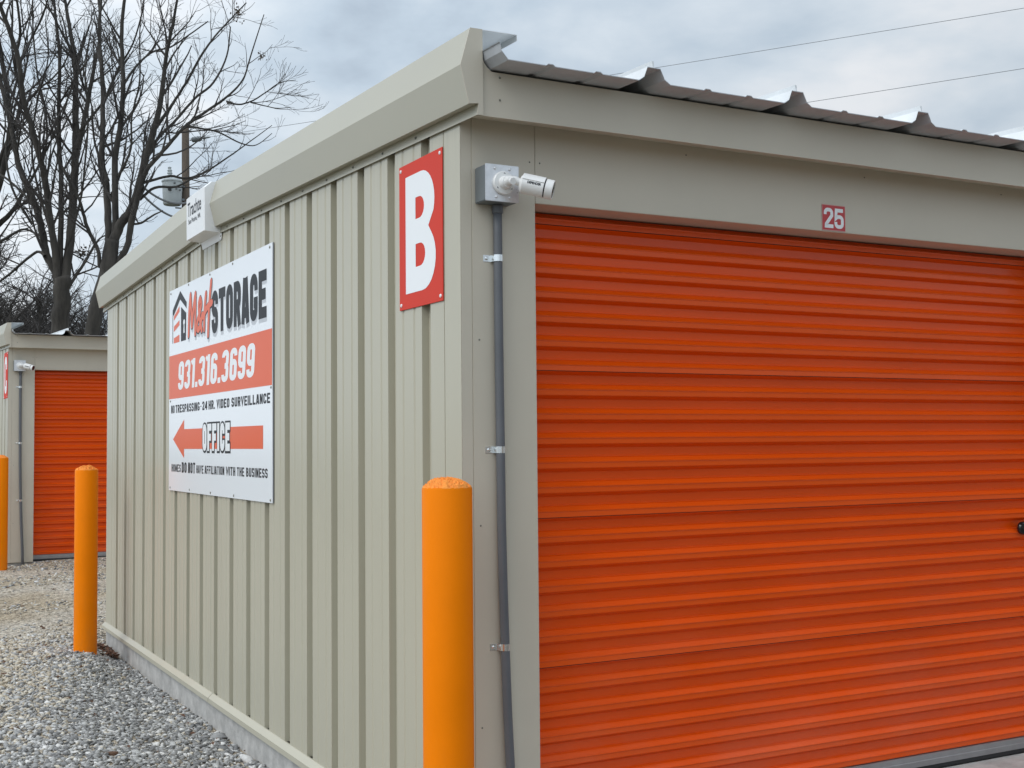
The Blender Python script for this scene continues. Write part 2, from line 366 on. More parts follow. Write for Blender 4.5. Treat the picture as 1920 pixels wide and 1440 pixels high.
# a few larger rocks lying against the slab are things of their own
big_spots = [(-0.05, 2.62, .050, 3, 'pale broken rock lying against the slab nearest the camera'), (-0.09, 2.93, .040, 0, 'dark grey rock lying against the slab between the pale rocks'),
             (-0.05, 5.05, .038, 3, 'white rock lying against the slab halfway to the far bollard'), (-0.75, 2.75, .036, 6, 'brown clod lying on the gravel near the left edge of the photo'),
             (-1.15, 3.55, .034, 6, 'brown clod lying further left on the gravel'), (-0.035, 3.25, .046, 1, 'angular grey rock lying tight against the slab wall')]
for i, (x, y, s_, mi_, lb) in enumerate(big_spots):
    r_ = stone_mesh('rock', np.array([(0., 0., 0.)]), np.array([s_]), [smats[mi_]], [0], 40+i, 0.2)
    r_.location = (x, y, ground_z(x, y)); tag(r_, lb, 'rock', 'larger rocks on the gravel')
# drift of dead leaves at the far end of the slab
lf = MB()
for _ in range(150):
    x = -0.03-abs(rng.normal(0, .07)); y = rng.uniform(6.35, 7.05); z = ground_z(x, y)+rng.uniform(0.015, 0.04); s_ = rng.uniform(.014, .032)
    a = rng.uniform(0, 6.28); d1 = Vector((math.cos(a), math.sin(a), rng.uniform(-.4, .4)))*s_; d2 = Vector((-math.sin(a), math.cos(a), rng.uniform(-.5, .5)))*s_*.6; c = Vector((x, y, z))
    lf.add([c-d1, c-d2+Vector((0, 0, .004)), c+d1, c+d2+Vector((0, 0, .006))], [(0, 1, 2, 3)])
for _ in range(46):
    x = -abs(rng.normal(0.02, .35)) - 0.02; y = rng.uniform(2.3, 7.0); z = ground_z(x, y)+rng.uniform(0.016, 0.03); s_ = rng.uniform(.010, .022)
    a = rng.uniform(0, 6.28); d1 = Vector((math.cos(a), math.sin(a), rng.uniform(-.4, .4)))*s_; d2 = Vector((-math.sin(a), math.cos(a), rng.uniform(-.5, .5)))*s_*.6; c = Vector((x, y, z))
    lf.add([c-d1, c-d2+Vector((0, 0, .004)), c+d1, c+d2+Vector((0, 0, .006))], [(0, 1, 2, 3)])
tag(lf.build('fallen_leaves', mat('brown leaves', (0.12, 0.055, 0.03), 0.85, var=0.4, vscale=40)), 'brown fallen leaves drifted against the far end of the slab', 'leaves', kind='stuff')
ap = MB(); ap.box(0.1, 14.0, -1.3, 0.135, -0.20, -0.055, 0.008)
tag(ap.build('pavement', M['concrete']), kind='structure')

# ------------------------------------------------------------------ storage buildings
SL = 0.031; YL = 7.146
def rise(y, y0): return SL*min(y-y0, (YL-y0)-(y+0)+0) if False else SL*(min(y, YL-y)-y0)   # gable, eaves at y0 and YL-y0
LEN = 13.6
DOORS = [(0.3226, 3.39), (3.75, 6.80), (7.16, 10.21), (10.57, 13.3)]

def corrugated_side(y_lo, y_hi, zt, zb):
    """end wall: broad pans with fine ridges, narrow recessed gaps"""
    prof = []      # (y, x)
    prof.append((0.0, 0.0)); y = 0.275; D = 0.030
    prof += [(0.143, 0.0), (0.145, 0.004), (0.149, 0.004)]
    kk = 0; prof += [(0.150, 0.0), (0.275, 0.0)]; 
    g0 = 0.275
    while g0+0.355 < YL-0.02:
        prof += [(g0+0.002, D), (g0+0.082, D), (g0+0.084, 0.0)]
        p0 = g0+0.084
        for q in (0.062, 0.175):
            prof += [(p0+q, 0.0), (p0+q+0.007, 0.0045), (p0+q+0.017, 0.0045), (p0+q+0.024, 0.0)]
        g0 += 0.3525
        prof.append((g0, 0.0))
    prof += [(YL, 0.0)]
    m_ = MB(); n = len(prof)
    vs = []
    for (y, x) in prof:
        top = zt+rise(y, -0.165)
        zbb = zb+(0.004*math.sin(y*9)) 
        vs += [(x, y, zbb), (x, y, top)]
    fs = [(2*i, 2*i+1, 2*i+3, 2*i+2) for i in range(n-1)]
    m_.add(vs, fs)
    return m_

def storage_building(loc, label):
    root = empty('storage_building', loc); tag(root, label, 'building', 'storage buildings')
    # end wall
    corrugated_side(0, YL, 2.725, -0.030).build('side_wall', M['siding'], root)
    # foundation slab and sloped base flashing
    f = MB(); f.box(0.0, LEN, 0.02, YL-0.02, -0.45, -0.062, 0.004); f.build('foundation', M['concrete'], root)
    for (a, b_) in ((-0.004, 3.549), (3.556, YL+0.02)):
        fl = MB(); pr = [(0.006, -0.026), (-0.002, -0.026), (-0.030, -0.052), (-0.031, -0.080), (-0.029, -0.080), (-0.028, -0.0535), (-0.001, -0.0285), (0.006, -0.0285)]
        fl.prism(pr, 1, a, b_); fl.build('base_flashing', M['siding'], root)
    # corner trim: outer return and front column
    c_ = MB()
    c_.box(0.001, 0.046, -0.0005, 0.03, -0.055, 2.7475)
    c_.box(0.0475, 0.3226, -0.002, 0.05, -0.055, 2.7475, 0.002)
    c_.box(0.3200, 0.3226, 0.051, 0.17, -0.055, 2.438)
    c_.build('corner_post', M['trim'], root)
    # header and the columns between the doors
    h = MB(); h.box(0.3236, LEN, -0.002, 0.05, 2.44, 2.7475, 0.002); h.box(0.3236, LEN, 0.051, 0.20, 2.4405, 2.46)
    h.build('door_header', M['trim'], root)
    for i in range(len(DOORS)):
        x0 = DOORS[i][1]; x1 = DOORS[i+1][0] if i+1 < len(DOORS) else LEN
        q = MB(); q.box(x0, x1, -0.002, 0.17, -0.055, 2.4395, 0.002); q.build('door_post', M['trim'], root)
    # eave trim along the front
    e_ = MB()
    zb, ztp = 2.712, 2.880
    pr = [(-0.160, zb), (-0.160, ztp), (-0.150, ztp+0.003), (-0.150, zb+0.004), (0.004, 2.7495), (0.004, 2.7455), (-0.004, 2.7445)]
    e_.prism([(a, b_) for a, b_ in pr], 0, 0.0105, LEN)
    # upturned corner of the eave trim
    e_.prism([(0.012, 2.8795), (0.056, 2.8795), (0.036, 2.895), (0.024, 2.910), (0.0135, 2.935)], 1, -0.160, -0.150)
    e_.build('eave_trim', M['trim'], root)
    # roof sheet
    prof = []
    PP = 0.7145; x = -0.030
    prof += [(0.0125, 0.0585), (0.016, 0.058), (0.024, 0.028), (0.050, 0.0)]
    r0 = 0.685
    rows = [(0.225, 0.425)]
    base = -0.0295
    xx = base
    kk = 0
    while base+kk*PP < LEN-0.5:
        c0 = base+kk*PP
        for q in (0.236, 0.442):
            prof += [(c0+q+0.000, 0.0), (c0+q+0.010, 0.007), (c0+q+0.030, 0.007), (c0+q+0.040, 0.0)]
        c1 = c0+PP
        prof += [(c1-0.070, 0.0), (c1-0.046, 0.016), (c1-0.030, 0.056), (c1+0.030, 0.056), (c1+0.050, 0.016), (c1+0.076, 0.0)]
        kk += 1
    stations = [(-0.300, 0.0), (YL/2, 0.0), (YL+0.300, 0.0)]
    rt = MB(); rt.use(M['roof'])
    z0 = 2.888
    top = [[(x, y, z0+rise(y, -0.3)+dz) for (x, dz) in prof] for (y, _) in stations]
    n = len(prof)
    vs = [p for r in top for p in r]+[(p[0], p[1], p[2]-0.003) for r in top for p in r]
    fs = []
    for j in range(2):
        for i in range(n-1): fs.append((j*n+i, j*n+i+1, (j+1)*n+i+1, (j+1)*n+i))
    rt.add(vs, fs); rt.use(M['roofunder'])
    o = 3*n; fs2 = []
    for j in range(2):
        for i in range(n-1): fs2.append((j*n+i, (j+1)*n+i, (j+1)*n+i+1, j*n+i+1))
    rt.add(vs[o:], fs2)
    edge = []
    for i in range(n-1): edge.append((i, n+i, n+i+1, i+1))
    rt.add([vs[i] for i in range(n)]+[vs[o+i] for i in range(n)], edge)
    rt.build('roof', None, root)
    # standing seams on the ribs
    for i in range(1, kk+1):
        c1 = base+i*PP+0.012
        q = MB()
        for a, b_ in ((-0.280, YL/2), (YL/2, YL+0.28)):
            za, zb_ = z0+rise(a, -0.3)+0.056, z0+rise(b_, -0.3)+0.056
            q.add([(c1-0.002, a, za), (c1+0.002, a, za), (c1+0.002, a, za+0.030), (c1-0.008, a, za+0.032), (c1-0.002, b_, zb_), (c1+0.002, b_, zb_), (c1+0.002, b_, zb_+0.030), (c1-0.008, b_, zb_+0.032)],
                  [(0, 1, 2, 3), (7, 6, 5, 4), (0, 3, 7, 4), (1, 5, 6, 2), (3, 2, 6, 7)])
        q.build('roof_seam', M['roof'], root)
    # gable parapet, two halves meeting at the ridge
    pr = [(-0.011, 2.710), (-0.005, 2.753), (-0.043, 2.748), (-0.076, 2.889), (-0.036, 3.030), (0.013, 3.031), (0.013, 2.95), (0.010, 2.9), (0.010, 2.748), (-0.0035, 2.748), (-0.0095, 2.7105)]
    pp = MB(); n = len(pr)
    ys_ = [-0.165, YL/2, YL+0.165]
    vs = [(p[0], y, p[1]+rise(y, -0.165)) for y in ys_ for p in pr]
    fs = [(j*n+i, j*n+(i+1) % n, (j+1)*n+(i+1) % n, (j+1)*n+i) for j in range(2) for i in range(n)]
    pp.add(vs, fs); par = pp.build('parapet', M['parapet'], root)
    for (ya, yb) in ((-0.169, -0.1655), (YL+0.1655, YL+0.169)):
        q = MB(); q.prism([(a-0.0015 if a < -0.02 else a, b_) for a, b_ in pr][:6]+[(0.0145, 2.712)], 1, ya, yb); q.build('end_cap', M['trim'], root)
    # coping sheet on top of the parapet
    q = MB(); pr2 = [(0.0135, 3.0315), (0.160, 3.034), (0.161, 3.010), (0.159, 3.010), (0.158, 3.0315), (0.0135, 3.029)]
    n2_ = len(pr2); vs = [(p[0], y, p[1]+rise(y, -0.165)) for y in ys_ for p in pr2]
    q.add(vs, [(j*n2_+i, j*n2_+(i+1) % n2_, (j+1)*n2_+(i+1) % n2_, (j+1)*n2_+i) for j in range(2) for i in range(n2_)]+[tuple(range(n2_)), tuple(range(2*n2_, 3*n2_))[::-1]])
    q.build('coping', M['roof'], root)
    # screws along the flange
    sp = None; g0 = 0.275; i = 0
    while g0 < YL-0.1:
        if sp is None:
            s_ = MB(); s_.lathe((0, 0, 0), (-1, 0, 0), [(0, .0075), (.001, .0075), (.0015, .005), (.006, .0045), (.007, .003)], 10); sp = s_.build('screw', M['screw'], root); cpy = sp
        else:
            cpy = sp.copy(); COL.objects.link(cpy)
        yy = g0+0.115; cpy.location = (-0.0078, yy, 2.7305+rise(yy, -0.165)); g0 += 0.3525
    for (sx_, sz_) in ((0.075, 1.90), (0.075, 1.20), (0.075, 0.45), (0.300, 2.60), (0.345, 2.60), (1.05, 2.705), (2.05, 2.705), (2.95, 2.705)):
        c2_ = sp.copy(); COL.objects.link(c2_); c2_.location = (sx_, -0.0022, sz_); c2_.rotation_euler = (0, 0, rad(90)); c2_.scale = (.45, .5, .5)
    for zz_ in (2.862, 2.778):
        c2_ = sp.copy(); COL.objects.link(c2_); c2_.location = (0.088, -0.1605, zz_); c2_.rotation_euler = (0, 0, rad(90)); c2_.scale = (.6, .6, .6)
    # doors
    first = None
    for (x0, x1) in DOORS:
        if first is None:
            Wd = x1-x0
            dp = []     # profile (y, z) from the bottom up, outer plane y = 0.14, recess +0.0165
            z = 0.021; per = 0.0985; zb0 = 0.5455-5*per-0.0985*0   # lower edge of an up-facing slope
            dp.append((0.140, 0.021))
            zz = zb0-0.0985
            seams = [0.626, 1.221, 1.802, 2.388]
            kz = 0
            pts = []
            base_z = 0.5455-6*per
            for i_ in range(-1, 26):
                a = base_z+i_*per          # bright lower edge of the up slope = top of the outer flat
                # outer flat a-0.028..a, under slope a-0.028-0.015..; so in order upward:
                pts += [(0.1680, a-0.0430), (0.1655, a-0.0405), (0.1420, a-0.0280), (0.1400, a-0.0260)]
                pts += [(0.1400, a-0.0075), (0.1364, a-0.0030), (0.1362, a-0.0015), (0.1385, a+0.0004), (0.1415, a+0.0014), (0.1585, a+0.0155), (0.1572, a+0.0178), (0.1610, a+0.0198), (0.168, a+0.0218)]
            pts = [p for p in pts if 0.021 < p[1] < 2.60]
            pts = [(0.150, 0.021)]+pts
            # a lip of one sheet over the next at each seam
            out_p = []
            for i_, p in enumerate(pts):
                out_p.append(p)
            d_ = MB(); n = len(out_p)
            d_.add([(x_, p[0], p[1]) for x_ in (0.004, Wd-0.004) for p in out_p], [(i_, i_+1, n+i_+1, n+i_) for i_ in range(n-1)])
            dr = d_.build('door', M['door'], root); dr.location = (x0, 0, 0)
            for sz in seams:
                # find the outer flat nearest this height
                j = round((sz-base_z)/per); a = base_z+j*per
                sm_ = MB(); sm_.add([(0.006, 0.1392, a-0.004), (Wd-0.006, 0.1392, a-0.004), (Wd-0.006, 0.1380, a-0.026), (0.006, 0.1380, a-0.026), (Wd-0.006, 0.1405, a-0.0262), (0.006, 0.1405, a-0.0262)], [(0, 1, 2, 3), (3, 2, 4, 5)])
                if 0.1 < sz < 2.41:
                    s2 = sm_.build('seam', M['door'], dr)
                    s3 = MB(); s3.box(0.006, Wd-0.006, 0.1375, 0.1412, a-0.0285, a-0.0265); s3.build('seam_gap', mat('door gap', (0.05, 0.006, 0.002), 0.7), dr)
            bb = MB(); bb.prism([(0.136, -0.034), (0.134, -0.008), (0.1365, -0.006), (0.136, 0.018), (0.150, 0.0205), (0.150, -0.034)], 0, 0.01, Wd-0.01); bb.build('bottom_bar', M['doorbar'], dr)
            sl_ = MB(); sl_.prism([(0.1385, -0.0345), (0.134, -0.052), (0.150, -0.0545), (0.152, -0.0345)], 0, 0.01, Wd-0.01); sl_.build('bottom_seal', M['rubber'], dr)
            lt = MB(); lt.lathe((2.872, 0.134, 1.058), (0, -1, 0), [(0, .032), (.012, .034), (.020, .030), (.024, .016)], 24)
            lt.box(2.855, 2.99, 0.112, 0.134, 1.044, 1.072, 0.004); autosmooth(lt.build('latch', M['camblack'], dr))
            first = dr; firstw = Wd
            # dark interior drum zone above
        else:
            c = first.copy(); COL.objects.link(c); c.location = (x0, 0, 0); c.scale = ((x1-x0)/firstw, 1, 1)
            for ch in kids(first):
                cc = ch.copy(); COL.objects.link(cc); cc.parent = c
    # back wall and far end wall
    bw = MB(); bw.box(0.05, LEN, YL-0.06, YL-0.002, -0.055, 2.74); bw.build('back_wall', M['trim'], root)
    ew = MB(); ew.prism([(0.0, -0.055), (YL, -0.055), (YL, 2.74), (YL/2, 2.85), (0.0, 2.74)], 0, LEN+0.001, LEN+0.03); ew.build('end_wall', M['siding'], root)
    return root
storage_building((0, 0, 0), 'beige metal storage building with wide orange roll-up door, nearest the camera')
COFF = (-0.191, 12.985, 0.0758)
storage_building((0.05, -12.985, -0.05), 'beige storage building across the lane from the near orange door, outside the photo')
storage_building(COFF, 'beige metal storage building behind the near one, left edge, lettered C')

# ------------------------------------------------------------------ lettering
FONT = {}
def ribbon(pts, wd, closed=False):
    """mitred flat stroke; returns verts2d, faces"""
    P = [Vector((p[0], p[1])) for p in pts]; n = len(P); Lf = []; Rt = []
    for i in range(n):
        if closed: a, b_ = P[(i-1) % n], P[(i+1) % n]
        else: a, b_ = P[max(i-1, 0)], P[min(i+1, n-1)]
        d1 = (P[i]-a); d2 = (b_-P[i])
        if d1.length < 1e-9: d1 = d2.copy()
        if d2.length < 1e-9: d2 = d1.copy()
        d1.normalize(); d2.normalize()
        n1_ = Vector((-d1.y, d1.x)); n2_ = Vector((-d2.y, d2.x)); mv = (n1_+n2_)
        if mv.length < 1e-6: mv = n1_
        mv.normalize(); s_ = wd/2/max(0.45, mv.dot(n1_))
        Lf.append(P[i]+mv*s_); Rt.append(P[i]-mv*s_)
    vs = Lf+Rt; m_ = n if closed else n-1
    return [(v.x, v.y) for v in vs], [(i, (i+1) % n, n+(i+1) % n, n+i) for i in range(m_)]
def rr(x0, y0, x1, y1, r, st='all', k=3):
    """points round a rounded rectangle, anticlockwise from the top right corner"""
    out_ = []
    for (cx_, cy_, a0) in ((x1-r, y1-r, 0), (x0+r, y1-r, 90), (x0+r, y0+r, 180), (x1-r, y0+r, 270)):
        for i in range(k+1):
            a = rad(a0+90*i/k); out_.append((cx_+r*math.cos(a), cy_+r*math.sin(a)))
    return out_
def arc(cx_, cy_, rx, ry, a0, a1, k=5):
    return [(cx_+rx*math.cos(rad(a0+(a1-a0)*i/k)), cy_+ry*math.sin(rad(a0+(a1-a0)*i/k))) for i in range(k+1)]
def block_glyph(ch, W_, H_, t_):
    """strokes of a condensed block capital in a W_ x H_ cell, stroke t_"""
    h = t_/2; x0, x1, y0, y1 = h, W_-h, h, H_-h; r = min(W_, H_)*0.26; mid = H_/2
    S = []
    if ch in '0O': S.append((rr(x0, y0, x1, y1, r), True))
    elif ch == 'S': S.append(([(x1, y1-r*1.5)]+arc(x1-r, y1-r, r, r, 0, 90)+arc(x0+r, y1-r, r, r, 90, 180)+arc(x0+r, mid+r, r, r, 180, 250, 3)+arc(x1-r, mid-r, r, r, 70, 0, 3)+arc(x1-r, y0+r, r, r, 0, -90)+arc(x0+r, y0+r, r, r, 270, 180)+[(x0, y0+r*1.5)], False))
    elif ch in 'CG':
        p = [(x1, y1-r*1.7)]+arc(x1-r, y1-r, r, r, 0, 90)+arc(x0+r, y1-r, r, r, 90, 180)+arc(x0+r, y0+r, r, r, 180, 270)+arc(x1-r, y0+r, r, r, 270, 360)
        p += [(x1, y0+r*1.7)] if ch == 'C' else [(x1, mid)]
        S.append((p, False))
        if ch == 'G': S.append(([(W_*0.50, mid-h), (W_, mid-h)], False))
    elif ch == 'T': S += [([(0, y1), (W_, y1)], False), ([(W_/2, 0), (W_/2, H_-t_)], False)]
    elif ch == 'I': S.append(([(W_/2, 0), (W_/2, H_)], False))
    elif ch in 'EF':
        S += [([(x0, 0), (x0, H_)], False), ([(t_, y1), (W_, y1)], False), ([(t_, mid), (W_*0.88, mid)], False)]
        if ch == 'E': S.append(([(t_, y0), (W_, y0)], False))
    elif ch == 'R':
        S += [([(x0, 0), (x0, H_)], False), ([(t_, y1)]+arc(x1-r, y1-r, r, r, 90, 0)+arc(x1-r, mid-h*.2+r, r, r, 0, -90)+[(t_, mid-h*.2)], False), ([(W_*0.62, mid-h), (x1+h*.1, 0)], False)]
    elif ch == 'A': S += [([(h*0.8, 0), (W_/2-h*.45, H_)], False), ([(W_-h*0.8, 0), (W_/2+h*.45, H_)], False), ([(W_*0.3, H_*0.24), (W_*0.7, H_*0.24)], False)]
    elif ch == 'B':
        r2 = r*1.25
        S += [([(x0, 0), (x0, H_)], False), ([(t_, y1)]+arc(x1-h*.35-r2, y1-r2, r2, r2, 90, 0)+arc(x1-h*.35-r2, mid+r2*.95, r2, r2*.8, 0, -62, 4), False),
              ([(t_, mid+h*.1), (x1-r2-h*.3, mid+h*.1)]+arc(x1-r2, mid-r2, r2, r2, 78, 0)+arc(x1-r2, y0+r2, r2, r2, 0, -90)+[(t_, y0)], False)]
    elif ch == 'P': S += [([(x0, 0), (x0, H_)], False), ([(t_, y1)]+arc(x1-r, y1-r, r, r, 90, 0)+arc(x1-r, mid-h*.2+r, r, r, 0, -90)+[(t_, mid-h*.2)], False)]
    elif ch == 'D': S += [([(x0, 0), (x0, H_)], False), ([(t_, y1)]+arc(x1-r, y1-r, r, r, 90, 0)+arc(x1-r, y0+r, r, r, 0, -90)+[(t_, y0)], False)]
    elif ch == 'U': S.append(([(x0, H_)]+arc(x0+r, y0+r, r, r, 180, 270)+arc(x1-r, y0+r, r, r, 270, 360)+[(x1, H_)], False))
    elif ch == 'L': S += [([(x0, 0), (x0, H_)], False), ([(t_, y0), (W_, y0)], False)]
    elif ch == 'H': S += [([(x0, 0), (x0, H_)], False), ([(x1, 0), (x1, H_)], False), ([(t_, mid), (W_-t_, mid)], False)]
    elif ch == 'N': S += [([(x0, 0), (x0, H_)], False), ([(x1, 0), (x1, H_)], False), ([(x0, H_-h*.6), (x1, h*.6)], False)]
    elif ch == 'M': S += [([(x0, 0), (x0, H_)], False), ([(x1, 0), (x1, H_)], False), ([(x0, H_-h*.6), (W_/2, H_*.25), (x1, H_-h*.6)], False)]
    elif ch == 'V': S.append(([(h*.7, H_), (W_/2, h), (W_-h*.7, H_)], False))
    elif ch == 'W': S.append(([(h*.6, H_), (W_*.28, h), (W_/2, H_*.75), (W_*.72, h), (W_-h*.6, H_)], False))
    elif ch == '.': S.append(([(W_/2, 0), (W_/2, t_*(W_/max(W_, 1e-6)))], False))
    elif ch == '1': S += [([(x1, 0), (x1, H_)], False), ([(0, H_-t_*.9), (x1-h, H_-h*.9)], False)]
    elif ch == '4': S += [([(W_*.74, 0), (W_*.74, H_)], False), ([(W_*.66, H_-h*.6), (h*.7, H_*.30), (W_, H_*.30)], False)]
    elif ch == '3': S += [([(x0, y1-r*1.2)]+arc(x0+r, y1-r, r, r, 170, 90)+arc(x1-r, y1-r, r, r, 90, 0)+arc(x1-r*1.1, mid+r, r, r, 0, -80)+[(W_*.42, mid)], False), ([(W_*.42, mid-h*.01)]+arc(x1-r, mid-r, r, r, 85, 0)+arc(x1-r, y0+r, r, r, 0, -90)+arc(x0+r, y0+r, r, r, 270, 185)+[(x0, y0+r*1.3)], False)]
    elif ch in '69':
        lo = rr(x0, y0, x1, mid+h*.8, r*.95); up = [(x0, mid-r*.3)]+arc(x0+r, y1-r, r, r, 180, 90)+arc(x1-r, y1-r, r, r, 90, 10)+[(x1, y1-r*1.4)]
        if ch == '9': lo = [(W_-a, H_-b_) for a, b_ in lo]; up = [(W_-a, H_-b_) for a, b_ in up]
        S += [(lo, True), (up, False)]
    elif ch == '2': S.append(([(x0, y1-r*1.5)]+arc(x0+r, y1-r, r, r, 180, 90)+arc(x1-r, y1-r, r, r, 90, 0)+[(x1, mid+r*.8), (x0+h*.6, t_), (x0+h*.5, y0), (W_, y0)], False))
    elif ch == '5': S += [([(W_-h*.4, y1), (x0+h*.4, y1), (x0+h*.1, mid+h*.1), (x0+r*.7, mid+r*.55)]+arc(x1-r, mid-r*.45, r, r, 90, 0)+arc(x1-r, y0+r, r, r, 0, -90)+arc(x0+r, y0+r, r, r, 270, 180)+[(x0, y0+r*1.5)], False)]
    return S
class Plane2:
    """flat printing surface: origin, x direction, y direction, outward normal"""
    def __init__(s, o, ex, ey, nn): s.o, s.ex, s.ey, s.n = Vector(o), Vector(ex), Vector(ey), Vector(nn)
    def p(s, a, b_, h): return s.o+s.ex*a+s.ey*b_+s.n*h
def put(mb, pl, vs2, fs, h): mb.add([pl.p(a, b_, h) for a, b_ in vs2], fs)
def block_text(mb, pl, txt, x0, x1, y0, y1, tfrac, h, gap=0.18, grow=0.0, wmap={}, shear=0.0, k=1.0):
    wmap = {**{'I': .36, '.': .36, '1': .62, 'M': 1.2, 'W': 1.35}, **wmap}
    H_ = y1-y0; n = len(txt); ws = [wmap.get(c, 1.0) for c in txt]
    cw = (x1-x0)/(sum(ws)+gap*(n-1)); x = x0
    for c, wq in zip(txt, ws):
        for i, (pts, closed) in enumerate(block_glyph(c, cw*wq*k, H_, cw*tfrac*k)):
            if grow and not closed:      # an outline reaches past the stroke's ends too
                A_, B_ = Vector(pts[0])-Vector(pts[1]), Vector(pts[-1])-Vector(pts[-2]); A_.normalize(); B_.normalize()
                pts = [tuple(Vector(pts[0])+A_*grow)]+list(pts[1:-1])+[tuple(Vector(pts[-1])+B_*grow)]
            v2, f2 = ribbon(pts, cw*tfrac*k+grow*2, closed)      # drawn narrow, then stretched, so that level strokes stay thin
            v2 = [(x+a/k+shear*(b_-H_/2), y0+b_) for a, b_ in v2]; put(mb, pl, v2, f2, h+i*0.00003)
        x += cw*(wq+gap)
def font_text(mb, pl, txt, x0, x1, y0, y1, h, bold=0.02, shear=0.0, map_fn=None):
    cu = bpy.data.curves.new('t', 'FONT'); cu.body = txt; cu.size = 1; cu.offset = bold; cu.shear = shear; cu.resolution_u = 3
    ob = bpy.data.objects.new('t', cu); COL.objects.link(ob)
    dg = bpy.context.evaluated_depsgraph_get(); dg.update()
    me = bpy.data.meshes.new_from_object(ob.evaluated_get(dg))
    vs = np.array([v.co[:] for v in me.vertices]); fs = [tuple(p.vertices) for p in me.polygons]
    bpy.data.objects.remove(ob); bpy.data.curves.remove(cu); bpy.data.meshes.remove(me)
    lo, hi = vs.min(0), vs.max(0)
    a = x0+(vs[:, 0]-lo[0])/(hi[0]-lo[0])*(x1-x0); b_ = y0+(vs[:, 1]-lo[1])/(hi[1]-lo[1])*(y1-y0)
    if map_fn: mb.add([map_fn(p, q) for p, q in zip(a, b_)], fs)
    else: mb.add([pl.p(p, q, h) for p, q in zip(a, b_)], fs)
def poly(mb, pl, pts, h): mb.add([pl.p(a, b_, h) for a, b_ in pts], [tuple(range(len(pts)))])

# ---- business sign on the end wall
SY, SW, SZ0, SZ1 = 4.721, 2.414, 1.197, 2.606
sg = empty('business_sign', (-0.004, SY-SW/2, SZ0)); tag(sg, 'white and orange-red storage business sign with phone number, screwed to the beige end wall', 'sign')
pn = MB(); pn.use(M['signwhite']); pn.box(-0.006, 0.0, -SW/2, SW/2, 0, SZ1-SZ0); o_ = pn.build('panel', None, sg)
bk = MB(); bk.box(0.0005, 0.003, -SW/2-0.004, SW/2-0.004, 0.0, SZ1-SZ0); bk.build('backing', M['signedge'], sg)
pl = Plane2((-0.006, SW/2, -SZ0), (0, -1, 0), (0, 0, 1), (-1, 0, 0))   # local to sign: s to the right, t = world height
q = MB(); poly(q, pl, [(0.004, 1.838), (SW-0.002, 1.832), (SW-0.002, 2.139), (0.004, 2.143)], 0.0006); q.build('phone_band', M['signorange'], sg)
# little house with a padlock keyhole
q = MB()
poly(q, pl, [(0.099, 2.425), (0.099, 2.461), (0.322, 2.576), (0.322, 2.517), (0.137, 2.424)], 0.0006)
poly(q, pl, [(0.322, 2.576), (0.505, 2.480), (0.505, 2.437), (0.322, 2.517)], 0.0006)
poly(q, pl, [(0.099, 2.425), (0.112, 2.425), (0.112, 2.227), (0.099, 2.227)], 0.0009)
poly(q, pl, [(0.347, 2.224), (0.347, 2.463), (0.495, 2.408), (0.489, 2.224)], 0.0006)
q.build('logo_house', M['ink'], sg)
q = MB()
poly(q, pl, arc(0.438, 2.350, 0.026, 0.019, 0, 330, 11), 0.0012); poly(q, pl, [(0.428, 2.338), (0.420, 2.276), (0.456, 2.276), (0.448, 2.338)], 0.0015)
q.build('keyhole', M['vinylwhite'], sg)
q = MB()
for (a, b_, c, d) in ((2.386, 2.416, 2.473, 2.435), (2.306, 2.344, 2.376, 2.341), (2.226, 2.262, 2.276, 2.225)):
    poly(q, pl, [(0.138, a), (0.138, b_), (0.303, c), (0.303, d)], 0.0006)
q.build('logo_bars', M['signorange'], sg)
def brush(mb, pl, strokes, wd, h, dx=0, dy=0):
    i = 0
    for st_ in strokes:
        # smooth the stroke with Catmull-Rom
        P = [Vector((a, b_)) for a, b_ in st_]; pts = []
        for j in range(len(P)-1):
            p0, p1, p2, p3 = P[max(j-1, 0)], P[j], P[j+1], P[min(j+2, len(P)-1)]
            for k_ in range(5):
                t_ = k_/5; pts.append(0.5*((2*p1)+(p2-p0)*t_+(2*p0-5*p1+4*p2-p3)*t_*t_+(3*p1-p0-3*p2+p3)*t_**3))
        pts.append(P[-1])
        v2, f2 = ribbon([(p.x+dx, p.y+dy) for p in pts], wd); put(mb, pl, v2, f2, h+i*0.00004)
        for pe in (pts[0], pts[-1]): poly(mb, pl, [(pe.x+dx+wd/2*math.cos(t_*math.pi/4), pe.y+dy+wd/2*.8*math.sin(t_*math.pi/4)) for t_ in range(8)], h+i*0.00004+(0.00001 if pe is pts[0] else 0.00002))
        i += 1
MH = [[(0.565, 2.245), (0.58, 2.40), (0.615, 2.515)], [(0.618, 2.512), (0.635, 2.41), (0.655, 2.30)], [(0.655, 2.300), (0.70, 2.42), (0.748, 2.508)], [(0.75, 2.505), (0.745, 2.38), (0.745, 2.243)],
      [(0.915, 2.250), (0.86, 2.34), (0.838, 2.42), (0.872, 2.458), (0.900, 2.43), (0.888, 2.40)], [(0.880, 2.385), (0.855, 2.36), (0.80, 2.315), (0.795, 2.272), (0.845, 2.262)], [(0.85, 2.266), (0.895, 2.305), (0.93, 2.355)],
      [(0.975, 2.250), (0.985, 2.37), (1.02, 2.480)], [(0.94, 2.335), (1.05, 2.385), (1.17, 2.408)], [(1.075, 2.205), (1.10, 2.39), (1.150, 2.545)]]
q = MB(); brush(q, pl, MH, 0.052, 0.0003, 0.010, -0.022); q.build('name_shadow', M['shadowink'], sg)
q = MB(); brush(q, pl, MH, 0.058, 0.0007); q.build('name_outline', M['ink'], sg)
q = MB(); brush(q, pl, MH, 0.044, 0.0011, -0.002, 0.003); q.build('name_lettering', M['signorange'], sg)
